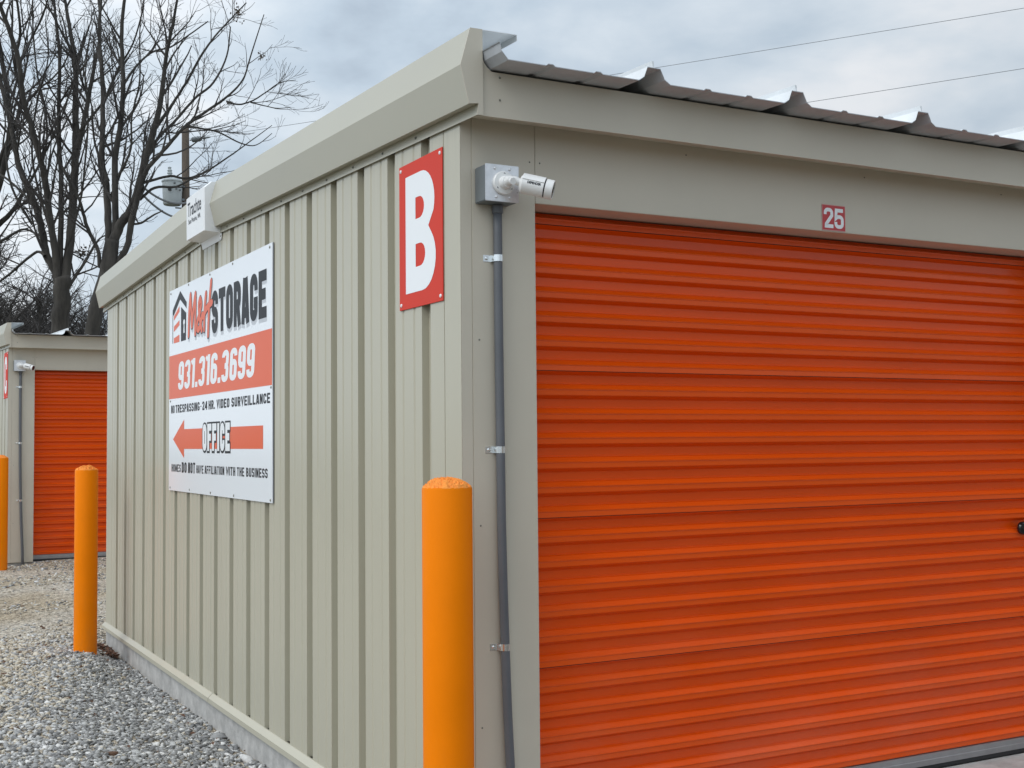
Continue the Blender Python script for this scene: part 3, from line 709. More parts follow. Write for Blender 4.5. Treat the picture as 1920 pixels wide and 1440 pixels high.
q = MB(); block_text(q, pl, 'STORAGE', 1.164, 2.318, 2.186, 2.455, 0.40, 0.0004, gap=0.12); q.build('storage_shadow', M['shadowink'], sg)
q = MB(); block_text(q, pl, 'STORAGE', 1.158, 2.314, 2.208, 2.476, 0.42, 0.0009, gap=0.12); q.build('storage_lettering', M['ink'], sg)
q = MB(); block_text(q, pl, '931.316.3699', 0.300, 2.105, 1.884, 2.074, 0.42, 0.0003, gap=0.16, shear=0.16, k=0.55); q.build('phone_shadow', mat('dark red ink', (0.16, 0.02, 0.012), 0.3), sg)
q = MB(); block_text(q, pl, '931.316.3699', 0.280, 2.092, 1.893, 2.086, 0.40, 0.0009, gap=0.16, shear=0.16, k=0.55); q.build('phone_lettering', M['vinylwhite'], sg)
def words(nm, lst, y0, y1, tf):
    for (tx, a, b_) in lst:
        q = MB(); block_text(q, pl, tx, a, b_, y0, y1, tf, 0.0006, gap=0.22, k=0.55); q.build(nm, M['ink'], sg)
words('notice_word', [('NO', 0.064, 0.168), ('TRESPASSING', 0.196, 0.862), ('24', 0.928, 1.055), ('HR.', 1.087, 1.241), ('VIDEO', 1.281, 1.570), ('SURVEILLANCE', 1.616, 2.378)], 1.736, 1.792, 0.37)
q = MB(); poly(q, pl, [(0.885, 1.758), (0.908, 1.758), (0.908, 1.766), (0.885, 1.766)], 0.0006); q.build('dash', M['ink'], sg)
q = MB(); poly(q, pl, [(0.126, 1.554), (0.448, 1.425), (0.448, 1.487), (0.448, 1.621), (0.448, 1.687)], 0.0006); poly(q, pl, [(0.448, 1.487), (2.251, 1.488), (2.251, 1.617), (0.448, 1.621)], 0.0006)
q.build('arrow', M['signorange'], sg)
q = MB(); block_text(q, pl, 'OFFICE', 0.949, 1.582, 1.477, 1.641, 0.40, 0.0010, gap=0.30, grow=0.016, wmap={'I': .45}); q.build('office_outline', M['ink'], sg)
q = MB(); block_text(q, pl, 'OFFICE', 0.948, 1.580, 1.479, 1.642, 0.40, 0.0014, gap=0.30, grow=0.004, wmap={'I': .45}); q.build('office_lettering', M['vinylwhite'], sg)
words('disclaimer_word', [('HOMES', 0.084, 0.355), ('HAVE', 0.783, 0.965), ('AFFILIATION', 0.995, 1.46), ('WITH', 1.50, 1.70), ('THE', 1.735, 1.885), ('BUSINESS', 1.925, 2.334)], 1.329, 1.381, 0.37)
words('disclaimer_word', [('DO', 0.383, 0.520), ('NOT', 0.560, 0.750)], 1.326, 1.397, 0.42)
rv0 = None
for (a, b_) in [(0.045, 2.585), (0.559, 2.598), (1.115, 2.600), (1.637, 2.592), (2.371, 2.585), (0.045, 1.217), (0.599, 1.217), (1.14, 1.213), (1.669, 1.213), (2.385, 1.212), (2.395, 1.820), (0.045, 1.822)]:
    if rv0 is None:
        s_ = MB(); s_.lathe((0, 0, 0), (-1, 0, 0), [(0, .008), (.002, .0075), (.004, .004)], 10); rv0 = s_.build('rivet', M['screw'], sg); c = rv0
    else: c = rv0.copy(); COL.objects.link(c)
    c.location = pl.p(a, min(b_, SZ1-0.015), 0)

# ---- building letter signs
def letter_sign(ch, loc, label):
    r_ = empty('letter_sign', loc); tag(r_, label, 'sign', 'red building letter signs')
    Wb, Hb = 0.424, 0.600
    q = MB(); q.box(-0.004, 0, -Wb, 0, 0, Hb, 0.0008); q.build('panel', M['signred'], r_)
    p2 = Plane2((-0.004, 0, 0), (0, -1, 0), (0, 0, 1), (-1, 0, 0))
    q = MB()
    if ch == 'B':
        # heavy block B as one outline with two counters, laid as quads between outlines
        t_ = 0.100; x0, x1, y0, y1 = 0.068, 0.362, 0.062, 0.545
        from mathutils.geometry import tessellate_polygon
        def ca(cx_, cy_, rx, ry, a0, a1, k=10): return arc(cx_, cy_, rx, ry, a0, a1, k)
        xm = 0.352; ymid = 0.314
        outer = [(x0, y0), (0.235, y0)]+ca(0.235, 0.062+0.128, 0.127, 0.128, -90, 48)+[(0.293, ymid)]+ca(0.225, 0.345+0.072, 0.127, 0.128, -22, 90)+[(x0, y1)]
        c1 = [(0.168, 0.358), (0.200, 0.358)]+ca(0.205, 0.402, 0.048, 0.044, -90, 90)+[(0.168, 0.446)]
        c2 = [(0.168, 0.163), (0.205, 0.163)]+ca(0.212, 0.2095, 0.050, 0.0465, -90, 90)+[(0.168, 0.256)]
        loops = [[Vector((a, b_, 0)) for a, b_ in lp] for lp in (outer, c1, c2)]
        flat = [v for lp in loops for v in lp]
        q.add([p2.p(v.x, v.y, 0.0008) for v in flat], [tuple(t3) for t3 in tessellate_polygon(loops)])
    else:
        block_text(q, p2, ch, 0.075, 0.350, 0.062, 0.545, 0.345, 0.0008, gap=0)
    q.build('letter', M['vinylwhite'], r_)
    rv = None
    for a, b_ in ((0.02, 0.02), (0.02, Hb-0.02), (Wb-0.02, 0.02), (Wb-0.02, Hb-0.02)):
        if rv is None: s_ = MB(); s_.lathe((0, 0, 0), (-1, 0, 0), [(0, .008), (.003, .007), (.0045, .003)], 10); rv = s_.build('rivet', M['vinylwhite'], r_); c = rv
        else: c = rv.copy(); COL.objects.link(c)
        c.location = p2.p(a, b_, 0)
    return r_
letter_sign('B', (-0.0015, 0.571, 2.061), 'red sign with a white letter B near the front corner of the near building')
letter_sign('C', (COFF[0]-0.0015, COFF[1]+0.44, COFF[2]+2.070), 'red sign with a white letter C at the left edge of the photo')
# ---- door number
ns = empty('number_sign', (1.790, -0.0028, 2.447)); tag(ns, 'small red sticker with white number 25 on the beam above the near orange door', 'sign')
q = MB(); q.box(0, 0.137, -0.0012, 0, -0.0015, 0.1145); q.build('sticker', M['numred'], ns)
p3 = Plane2((0, -0.0012, 0), (1, 0, 0), (0, 0, 1), (0, -1, 0))
q = MB()
for a in (((0.0, -0.0015), (0.137, -0.0015), (0.137, 0.0012), (0.0, 0.0012)), ((0.0, 0.1118), (0.137, 0.1118), (0.137, 0.1145), (0.0, 0.1145)), ((0, 0.0012), (0.0025, 0.0012), (0.0025, 0.1118), (0, 0.1118)), ((0.1345, 0.0012), (0.137, 0.0012), (0.137, 0.1118), (0.1345, 0.1118))): poly(q, p3, a, 0.0004)
q.build('border', mat('faded red border', (0.62, 0.30, 0.28), 0.4), ns)
q = MB(); block_text(q, p3, '25', 0.010, 0.127, 0.010, 0.100, 0.30, 0.0004, gap=0.12); q.build('digits', M['vinylwhite'], ns)

# ---- white maker's cover at the ridge of the parapet
zr_ = SL*(YL/2+0.165)
def logo_cover(loc, label):
    lc = empty('ridge_cover', loc); tag(lc, label, 'cover')
    hw = 0.225
    # side outline (x, z) and a front face
    import bmesh
    pr = [(-0.002, 2.690), (-0.012, 2.735), (-0.103, 2.742-0.0), (-0.105, 3.010), (-0.060, 3.050), (-0.002, 3.052)]
    q = MB(); n = len(pr)
    ys4 = [(-hw, 0), (-hw+0.012, 0.006), (hw-0.012, 0.006), (hw, 0)]
    vs = []
    for (y, gx) in ys4:
        for (x, z) in pr: vs.append((x-(gx if x < -0.02 else 0), y, z-(0.002 if gx == 0 and z > 3 else 0)))
    fs = [(j*n+i, j*n+(i+1) % n, (j+1)*n+(i+1) % n, (j+1)*n+i) for j in range(3) for i in range(n)]+[tuple(range(n)), tuple(range(3*n, 4*n))[::-1]]
    q.add(vs, fs); q.build('shell', M['logobox'], lc)
    q = MB(); q.box(-0.006, -0.0035, -hw-0.02, -hw+0.03, 2.695, 2.735, 0.001); q.build('tab', M['logobox'], lc)
    q = MB(); q.lathe((-0.006, -hw-0.003, 2.712), (-1, 0, 0), [(0, .007), (.002, .006), (.003, .003)], 10); q.build('screw', M['screw'], lc)
    q = MB(); p4 = Plane2((-0.1085, hw, 0), (0, -1, 0), (0, 0, 1), (-1, 0, 0))
    font_text(q, p4, 'Trachte', 0.045, 0.385, 2.885, 2.975, 0.0028, 0.010)
    font_text(q, p4, 'Sun Prairie, WI.', 0.065, 0.370, 2.832, 2.868, 0.0028, 0.008)
    q.build('lettering', M['ink'], lc)
    return lc
logo_cover((-0.001, 3.595, zr_-0.028), 'white plastic ridge cover with black lettering on the parapet of the near building')

# ---- security cameras
def cyl_map(c, ax, up, r):
    ax = Vector(ax).normalized(); sd_ = ax.cross(up).normalized()
    u2 = sd_.cross(ax)
    def f(a, b_):     # a along axis, b_ arc length measured up from the side
        th = b_/r; return Vector(c)+ax*a+(sd_*math.cos(th)+u2*math.sin(th))*(r+0.0006)
    return f
def security_camera(loc, label):
    r_ = empty('security_camera', loc); tag(r_, label, 'security camera', 'cameras on the building corners')
    # origin: lower left corner of the box on the wall; box 0.138 square, 0.092 deep
    q = MB(); q.box(0.0, 0.138, -0.088, 0, 0, 0.136, 0.003); q.build('junction_box', M['galvdark'], r_)
    q = MB(); q.box(-0.002, 0.140, -0.0925, -0.0885, -0.002, 0.138, 0.0015); q.build('cover_plate', M['galv'], r_)
    bx = None
    for a, b_ in ((0.038, 0.122), (0.100, 0.122), (0.042, 0.014), (0.100, 0.014)):
        if bx is None: s_ = MB(); s_.lathe((0, 0, 0), (0, -1, 0), [(0, .0055), (.004, .005), (.006, .002)], 8); bx = s_.build('bolt', M['galv'], r_); c = bx
        else: c = bx.copy(); COL.objects.link(c)
        c.location = (a, -0.0925, b_)
    cx, cz = 0.073, 0.068
    q = MB(); q.lathe((cx, -0.0925, cz), (0, -1, 0), [(0, .045), (.008, .045), (.012, .042), (.014, .026), (.030, .023), (.036, .020)], 32)
    autosmooth(q.build('mount_base', M['camwhite'], r_))
    hl = None
    for a in (90, 215, 325):
        if hl is None: s_ = MB(); s_.lathe((0, 0, 0), (0, -1, 0), [(0, .0042), (.0008, .0042)], 10); hl = s_.build('screw_hole', M['camblack'], r_); c = hl
        else: c = hl.copy(); COL.objects.link(c)
        c.location = (cx+0.034*math.cos(rad(a)), -0.1046, cz+0.034*math.sin(rad(a)))
    q = MB(); q.tube([(cx, -0.120, cz), (cx+0.004, -0.138, cz+0.004), (cx+0.022, -0.148, cz+0.003), (cx+0.036, -0.149, cz-0.003), (cx+0.048, -0.154, cz-0.007)], [0.019, 0.018, 0.0155, 0.015, 0.016], 16)
    q.tube([(cx+0.006, -0.160, cz-0.004), (cx+0.006, -0.128, cz+0.004)], 0.013, 14)
    autosmooth(q.build('arm', M['camwhite'], r_))
    ax = Vector((0.80, -0.56, -0.245)).normalized(); c0 = Vector((cx+0.042, -0.150, cz-0.006)); R0 = 0.0365
    up = Vector((0, 0, 1))
    q = MB(); q.lathe(c0, ax, [(0, 0.026), (0.004, 0.031), (0.010, R0), (0.092, R0), (0.093, R0-0.002)], 40); autosmooth(q.build('camera_body', M['camwhite'], r_))
    q = MB(); q.lathe(c0, ax, [(0.093, R0-0.0025), (0.0975, R0-0.0025)], 40); q.build('seam_ring', M['camblack'], r_)
    q = MB(); q.lathe(c0, ax, [(0.098, R0), (0.118, R0), (0.126, R0-0.0005), (0.127, R0-0.004), (0.122, R0-0.005)], 40); autosmooth(q.build('front_bezel', M['camwhite'], r_))
    q = MB(); q.lathe(c0, ax, [(0.1222, R0-0.0052), (0.1260, R0-0.006), (0.1262, 0.012), (0.1275, 0.011), (0.1275, 0.004)], 40); autosmooth(q.build('lens', M['camblack'], r_))
    # peaked hood along the top
    q = MB(); s1 = ax.cross(up).normalized(); u1 = s1.cross(ax)
    hp = []
    for d, ext in ((0.008, 0), (0.093, 0)):
        for th in range(20, 161, 14):
            for rr_ in (R0+0.0006, R0+0.0034): hp.append(c0+ax*d+(s1*math.cos(rad(th))+u1*math.sin(rad(th)))*rr_)
    nn = len(range(20, 161, 14)); f_ = []
    for i in range(nn-1):
        a = 2*i; o2 = 2*nn
        f_ += [(a+1, a+3, o2+a+3, o2+a+1), (a, o2+a, o2+a+2, a+2), (a, a+2, a+3, a+1), (o2+a, o2+a+1, o2+a+3, o2+a+2)]
    f_ += [(0, 1, 2*nn+1, 2*nn), (2*nn-2, 4*nn-2, 4*nn-1, 2*nn-1)]
    q.add(hp, f_); q.build('hood', M['camwhite'], r_)
    q = MB(); font_text(q, None, 'DEFENDER', 0.030, 0.082, -0.001, 0.0085, 0, 0.045, map_fn=cyl_map(c0, ax, up, R0))
    q.build('lettering', M['ink'], r_)
    return r_
CAMB = (0.061, -0.002, 2.416)
security_camera(CAMB, 'white bullet camera on a galvanised box at the corner of the near building')
security_camera((COFF[0]+0.061, COFF[1]-0.002, COFF[2]+2.416), 'small distant white bullet camera on the building lettered C')

# ---- conduits
def conduit(loc, label, zbot):
    r_ = empty('conduit', loc); tag(r_, label, 'conduit', 'conduits below the cameras')
    pts = [(0.147, -0.022, 2.412), (0.147, -0.022, 2.30), (0.147, -0.022, 2.10), (0.148, -0.023, 1.8), (0.150, -0.024, 1.484), (0.152, -0.024, 1.2), (0.157, -0.024, 0.95), (0.163, -0.024, 0.744), (0.170, -0.026, 0.50), (0.179, -0.028, 0.29), (0.188, -0.030, 0.10), (0.194, -0.032, zbot)]
    q = MB(); q.tube(pts, 0.0172, 20, cap=True); q.build('pipe', M['pvc'], r_, smooth=True)
    q = MB(); q.lathe((0.147, -0.022, 2.414), (0, 0, -1), [(0, .021), (.030, .021), (.032, .0175)], 20); autosmooth(q.build('coupling', M['pvc'], r_))
    st0 = None
    for (x, z) in ((0.147, 2.211), (0.150, 1.484), (0.163, 0.744)):
        if st0 is None:
            s_ = MB()
            # half round band over the pipe with an ear on the left
            pts2 = [(-0.054, -0.0025), (-0.022, -0.0025)]+[(0.0195*math.cos(rad(a)), -0.0205+0.0195*math.sin(rad(a))*1.0) for a in range(180, 361, 20)]+[(0.0195, -0.0025)]
            outer = pts2; vs = []
            v2, f2 = ribbon(pts2, 0.003)
            n_ = len(v2); vs = [(a, b_, -0.0125) for a, b_ in v2]+[(a, b_, 0.0125) for a, b_ in v2]; h_ = n_//2
            fs = [f for f in f2]+[tuple(n_+i for i in f[::-1]) for f in f2]
            for i in range(h_-1): fs += [(i, n_+i, n_+i+1, i+1), (h_+i, h_+i+1, n_+h_+i+1, n_+h_+i)]
            fs += [(0, h_, n_+h_, n_), (h_-1, n_+h_-1, n_+2*h_-1, 2*h_-1)]
            s_.add(vs, fs); s_.lathe((-0.040, -0.004, 0.0), (0, -1, 0), [(0, .0068), (.003, .0062), (.005, .0035)], 10)
            st0 = s_.build('strap', mat('zinc strap', (0.78, 0.80, 0.80), 0.22, metal=0.9), r_); c = st0
        else: c = st0.copy(); COL.objects.link(c)
        c.location = (x, 0, z)
    return r_
conduit((0, 0, 0), 'grey plastic conduit running down from the camera on the near building', -0.18)
conduit(COFF, 'thin grey conduit running down from the distant camera on the building lettered C', -0.16)

# ---- bollards
def bollard(loc, ztop, label, seed):
    x, y, z0 = loc; r_ = empty('bollard', (x, y, z0)); tag(r_, label, 'bollard', 'orange bollards at the building corners')
    R0 = 0.0895; H_ = ztop-z0-0.030
    q = MB(); q.lathe((0, 0, -0.15), (0, 0, 1), [(0, R0), (H_*.5+.15, R0), (H_+0.15-0.006, R0), (H_+0.15, R0-0.002)], 64); autosmooth(q.build('sleeve', M['bollard'], r_))
    q = MB(); K, Rn = 110, 44; vs = []; fs = []
    for j in range(Rn+1):
        t_ = j/Rn; rr_ = (R0-0.001)*t_
        for k_ in range(K):
            a = 2*math.pi*k_/K; px_, py_ = rr_*math.cos(a), rr_*math.sin(a)
            zz = H_+0.033*(1-t_**2.6)
            nz = abs(mn.fractal(Vector((px_*48+seed, py_*48, 1.3)), 0.6, 2.1, 4))*-0.021+mn.noise(Vector((px_*22, py_*22+seed, 5)))*0.008+0.003
            zz += nz*(1 if t_ < 0.96 else 0.15)
            vs.append((px_, py_, zz-(0.002 if j == Rn else 0)))
    for j in range(Rn):
        for k_ in range(K): fs.append((j*K+k_, j*K+(k_+1) % K, (j+1)*K+(k_+1) % K, (j+1)*K+k_))
    q.add(vs, fs); q.build('cap', M['bollardcap'], r_, smooth=False)
    # ring of concrete at the foot
    return r_
bollard((-0.151, -0.187, -0.105), 1.385, 'orange bollard in front of the corner of the near building', 1.0)
bollard((-0.322, 6.220, ground_z(-.322, 6.22)), 1.352, 'orange bollard between the near building and the distant orange door', 4.0)
bollard((-0.322, 12.470, ground_z(-.322, 12.47)), 1.405, 'orange bollard cut off by the left edge of the photo', 8.0)

# ------------------------------------------------------------------ utility pole, transformer, wires
PB = unproj(349.5, 300, 34.0); PX, PY = PB.x, PB.y
up_ = empty('utility_pole', (PX, PY, -0.1)); tag(up_, 'weathered wooden utility pole rising behind the near building', 'utility pole')
q = MB(); q.tube([(0, 0, -0.5), (0.02, 0, 3), (0.0, 0, 6.5), (-0.03, 0, 10.38)], [0.155, 0.14, 0.115, 0.098], 18); q.build('pole', M['pole'], up_, smooth=True)
q = MB()
q.box(-.10, .10, -.13, -.10, 7.6, 7.66); q.box(-.10, .10, -.13, -.10, 8.05, 8.11); q.tube([(-0.32, -.1, 7.62), (0.02, -.1, 7.62)], .02, 8); q.tube([(-0.32, -.1, 8.08), (0.02, -.1, 8.08)], .02, 8)
q.build('bracket', M['galvdark'], up_)
WDIR = (unproj(1920, -3, 24.5)-unproj(380, 250, 34.0)); WD = WDIR.normalized()
ins = MB(); a0 = Vector((0.09, -0.02, 10.0))
ins.tube([a0, a0+WD*0.10], 0.018, 8)
ins.lathe(a0+WD*0.10, WD, [(0, .02), (.01, .075), (.05, .05), (.06, .078), (.11, .055), (.12, .078), (.17, .055), (.18, .078), (.23, .055), (.24, .075), (.29, .05), (.34, .02)], 12)
ins.tube([a0+WD*0.44, a0+WD*0.50, a0+WD*0.62], [.012, .045, .012], 8); ins.tube([a0+WD*0.62, a0+WD*0.72], [.03, .015], 8)
autosmooth(ins.build('insulator', M['galvdark'], up_))
# transformer
tp = unproj(323, 360, 33.7)
tr = empty('transformer', (tp.x, tp.y, tp.z)); tag(tr, 'grey pole-mounted transformer can hanging left of the utility pole', 'transformer')
q = MB(); q.lathe((0, 0, -0.36), (0, 0, 1), [(0, .22), (.02, .235), (.05, .245), (.50, .265), (.62, .265), (.625, .285), (.66, .285), (.665, .27), (.72, .20), (.73, .05)], 32); autosmooth(q.build('tank', M['tank'], tr))
q = MB(); q.lathe((-0.06, 0, 0.36), (-.05, 0, 1), [(0, .07), (.05, .05), (.08, .078), (.12, .05), (.15, .075), (.19, .05), (.22, .07), (.26, .04), (.31, .05), (.33, .02)], 14); autosmooth(q.build('bushing', M['tank'], tr))
q = MB(); q.box(-0.17, -0.08, -0.27, -0.23, -0.02, 0.09, 0.006); q.build('nameplate', M['camblack'], tr)
lg = None
for (x, z) in ((0.05, 0.05), (0.15, 0.02), (0.0, 0.2)):
    if lg is None: s_ = MB(); s_.lathe((0, 0, 0), (0, -1, 0), [(0, .03), (.03, .03), (.05, .015)], 10); lg = s_.build('terminal', M['galvdark'], tr); c = lg
    else: c = lg.copy(); COL.objects.link(c)
    c.location = (x, -0.25, z)
for hz in (-0.22, 0.14):
    q = MB(); q.box(0.24, 0.33, -0.03, 0.03, hz, hz+0.06); q.build('hanger', M['galvdark'], tr)
def wire(a, b_, sag, label, r=0.011, name='power_line'):
    q = MB(); pts = []
    for i in range(41):
        t_ = i/40; p = a.lerp(b_, t_); p.z -= sag*4*t_*(1-t_); pts.append(p)
    q.tube(pts, r, 5, cap=False); return tag(q.build(name, M['wire'], None), label, 'power line', 'overhead power lines')
aa = Vector((PX, PY, -0.1))+a0+WD*0.72; pE = unproj(1920, 4, 24.5)
wire(aa, aa+(pE-aa)*1.9, 0.12, 'upper overhead wire crossing the sky from the utility pole', 0.006)
bb_ = Vector((PX+0.1, PY-0.05, 8.35)); pF = unproj(1920, 119, 24.5)
wire(bb_, bb_+(pF-bb_)*1.9, 0.10, 'lower overhead wire above the roof at the right of the photo', 0.006)
# low service cables sagging into the branches left of the pole
for i, (z, lb) in enumerate(((8.15, 'thick dark service cable drooping from pole past the transformer top'), (7.7, 'lower thick dark service cable drooping from pole to tree'))):
    e1 = unproj(262, 345+i*14, 29.5); wire(Vector((PX, PY-.12, z)), e1, 0.18, lb, 0.028, 'service_cable')

# ------------------------------------------------------------------ trees
def crom(P, k=4):
    out_ = []
    for j in range(len(P)-1):
        p0, p1, p2, p3 = P[max(j-1, 0)], P[j], P[j+1], P[min(j+2, len(P)-1)]
        for i in range(k):
            t_ = i/k; out_.append(0.5*((2*p1)+(p2-p0)*t_+(2*p0-5*p1+4*p2-p3)*t_*t_+(3*p1-p0-3*p2+p3)*t_**3))
    out_.append(P[-1]); return out_
def rvec(R): return Vector((R.gauss(0, 1), R.gauss(0, 1), R.gauss(0, 1))).normalized()
def grow(R, start, d, length, r0, r1, steps, wob, trop):
    p = start.copy(); d = d.normalized(); pts = [p.copy()]; sl_ = length/steps
    for i in range(steps):
        d = (d+rvec(R)*wob+Vector((0, 0, trop))).normalized(); p = p+d*sl_; pts.append(p.copy())
    return pts, [r0+(r1-r0)*(i/steps) for i in range(steps+1)]
def branch_out(R, tw, pts, rs, level, dens, lens, bark=None):
    """hang side branches of the next level on a polyline"""
    tot = sum((pts[i+1]-pts[i]).length for i in range(len(pts)-1))
    n = max(1, int(tot*dens[level]*R.uniform(.8, 1.2)))
    for _ in range(n):
        t_ = R.uniform(0.12 if level else 0.18, 1.0); f = t_*(len(pts)-1); i = min(int(f), len(pts)-2); p = pts[i].lerp(pts[i+1], f-i)
        ax = (pts[i+1]-pts[i]).normalized(); side = rvec(R); side = (side-ax*side.dot(ax)).normalized()
        ang = rad(R.uniform(22, 55)); d = ax*math.cos(ang)+side*math.sin(ang)
        if d.z < -0.1: d.z *= 0.3
        ln = lens[level]*R.uniform(.45, 1.15)*(1.15-0.6*t_)*(min(1.0, 0.38+rs[min(i, len(rs)-1)]/0.055) if level == 0 else 1); rr_ = min(rs[min(i, len(rs)-1)]*0.6, (0.034, 0.017, 0.0095, 0.006)[level])
        st_ = (7, 5, 4, 3)[level]
        q, rq = grow(R, p, d, ln, rr_, max(0.0038, rr_*0.35), st_, (0.13, 0.20, 0.26, 0.3)[level], (0.07, 0.045, 0.02, 0.0)[level])
        tw.tube(q, rq, (5, 4, 3, 3)[level], cap=False)
        if level+1 < len(dens): branch_out(R, tw, q, rq, level+1, dens, lens)
def tree(base, depth, stems, trunk, label, seed, dens=(1.9, 3.4, 4.6), lens=(2.7, 1.15, 0.5), jitter=1.5, cat='tree', group=None, leafy=0):
    """stems / trunk: lists of (u, w, width in px) laid out at the tree's distance; each stem leans nearer or further on its own"""
    R = random.Random(seed); tb = MB(); tw = MB()
    o = Vector((base.x, base.y, 0.0)); stations = []
    root = empty('tree', o); tag(root, label, cat, group)
    def lay(pl_, dz):
        P = []
        for i, (u, w_, wd) in enumerate(pl_):
            dd = depth+dz*(i/max(1, len(pl_)-1))**1.2; P.append((unproj(u, w_, dd)-o, 1.03*wd*dd/FPX/2))
        pts = crom([p for p, _ in P], 5); rs = []
        for j in range(len(P)-1): rs += [P[j][1]+(P[j+1][1]-P[j][1])*i/5 for i in range(5)]
        rs.append(P[-1][1])
        for k_ in range(1, len(pts)-1): pts[k_] = pts[k_]+rvec(R)*rs[k_]*0.13
        return pts, rs
    tp_, tr_ = lay(trunk, 0)
    tp_ = [Vector((tp_[0].x*1.0, tp_[0].y, -0.3))]+tp_; tr_ = [tr_[0]*1.2]+tr_
    tb.tube(tp_, tr_, 14)
    for s_ in stems:
        pts, rs = lay(s_, R.uniform(-jitter, jitter)); tb.tube(pts, rs, 10, cap=False)
        # continue the stem above what was measured
        if rs[-1] > 0.02:
            q, rq = grow(R, pts[-1], pts[-1]-pts[-3], R.uniform(3.0, 4.5), rs[-1], 0.012, 8, 0.08, 0.05); tb.tube(q, rq, 7, cap=False)
            branch_out(R, tw, q, rq, 0, dens, lens)
        branch_out(R, tw, pts, rs, 0, dens, lens)
    tb.build('trunk', M['bark'], root, smooth=True); tw.build('crown', M['twig'], root)
    return root
# right-hand tree of the pair, whose crown spreads over the building
TB_D = 27.0
tB = unproj(172, 700, TB_D)
stB = [
 [(206, 500, 16), (203, 413, 13), (199, 347, 12), (191, 300, 11), (193, 230, 9), (192, 150, 8), (186, 60, 6), (190, -10, 5)],
 [(213, 480, 15), (217, 413, 12), (216, 300, 11), (227, 230, 10), (231, 150, 8), (228, 60, 7), (236, -20, 5)],
 [(213, 450, 18), (228, 418, 17), (248, 390, 16), (262, 345, 15), (275, 290, 13), (290, 240, 11), (303, 180, 9), (311, 110, 7), (325, 40, 5), (336, -20, 4)],
 [(216, 500, 12), (238, 462, 11), (247, 415, 12), (258, 370, 10), (275, 320, 8), (300, 290, 7), (330, 255, 6), (352, 233, 6), (385, 210, 5), (425, 182, 4), (455, 150, 3), (470, 105, 2.5), (495, 27, 1.5)],
 [(187, 500, 8), (184, 470, 7), (165, 430, 7), (156, 400, 6), (147, 371, 5), (125, 330, 5), (100, 280, 3)],
 [(204, 340, 5), (178, 270, 4), (172, 200, 3), (160, 150, 2.5), (150, 80, 2)],
 [(222, 330, 5), (245, 280, 4), (247, 220, 3), (262, 150, 3), (262, 60, 2), (270, 0, 1.5)],
 [(288, 245, 7), (310, 215, 6), (330, 185, 5), (352, 150, 4.5), (380, 100, 4), (410, 60, 3), (462, 5, 2)],
 [(275, 292, 6), (300, 255, 5.5), (330, 225, 5), (365, 185, 4.5), (400, 155, 4), (425, 105, 3), (432, 50, 2)],
 [(346, 236, 5), (372, 240, 3.5), (410, 248, 3), (450, 268, 2.5), (480, 272, 1.8), (510, 250, 1.2)],
 [(262, 345, 7), (285, 338, 5), (320, 330, 4.5), (350, 335, 4), (385, 322, 3.5), (420, 300, 3), (465, 268, 2), (510, 235, 1.2)],
 [(262, 375, 5), (290, 352, 5), (330, 350, 4), (360, 335, 3), (395, 318, 2.5)],
 [(228, 165, 5), (255, 125, 4), (285, 98, 3.5), (320, 88, 3), (355, 65, 2.5), (390, 40, 2)],
 [(425, 190, 4), (448, 196, 3), (475, 188, 2.6), (500, 172, 2.2), (525, 155, 1.6), (555, 150, 1.0)],
 [(470, 192, 2.6), (495, 198, 2), (520, 203, 1.6), (545, 201, 1.0)],
 [(250, 420, 4), (265, 418, 4), (285, 405, 3.5), (305, 395, 2)],
]
tree(tB, TB_D, stB, [(166, 660, 28), (176, 600, 26), (190, 548, 27), (204, 500, 30), (211, 450, 24)], 'leafless tree with many stems spreading over the near building, right of the pair', 3, dens=(2.1, 3.8, 7.0), lens=(1.8, 0.95, 0.42))
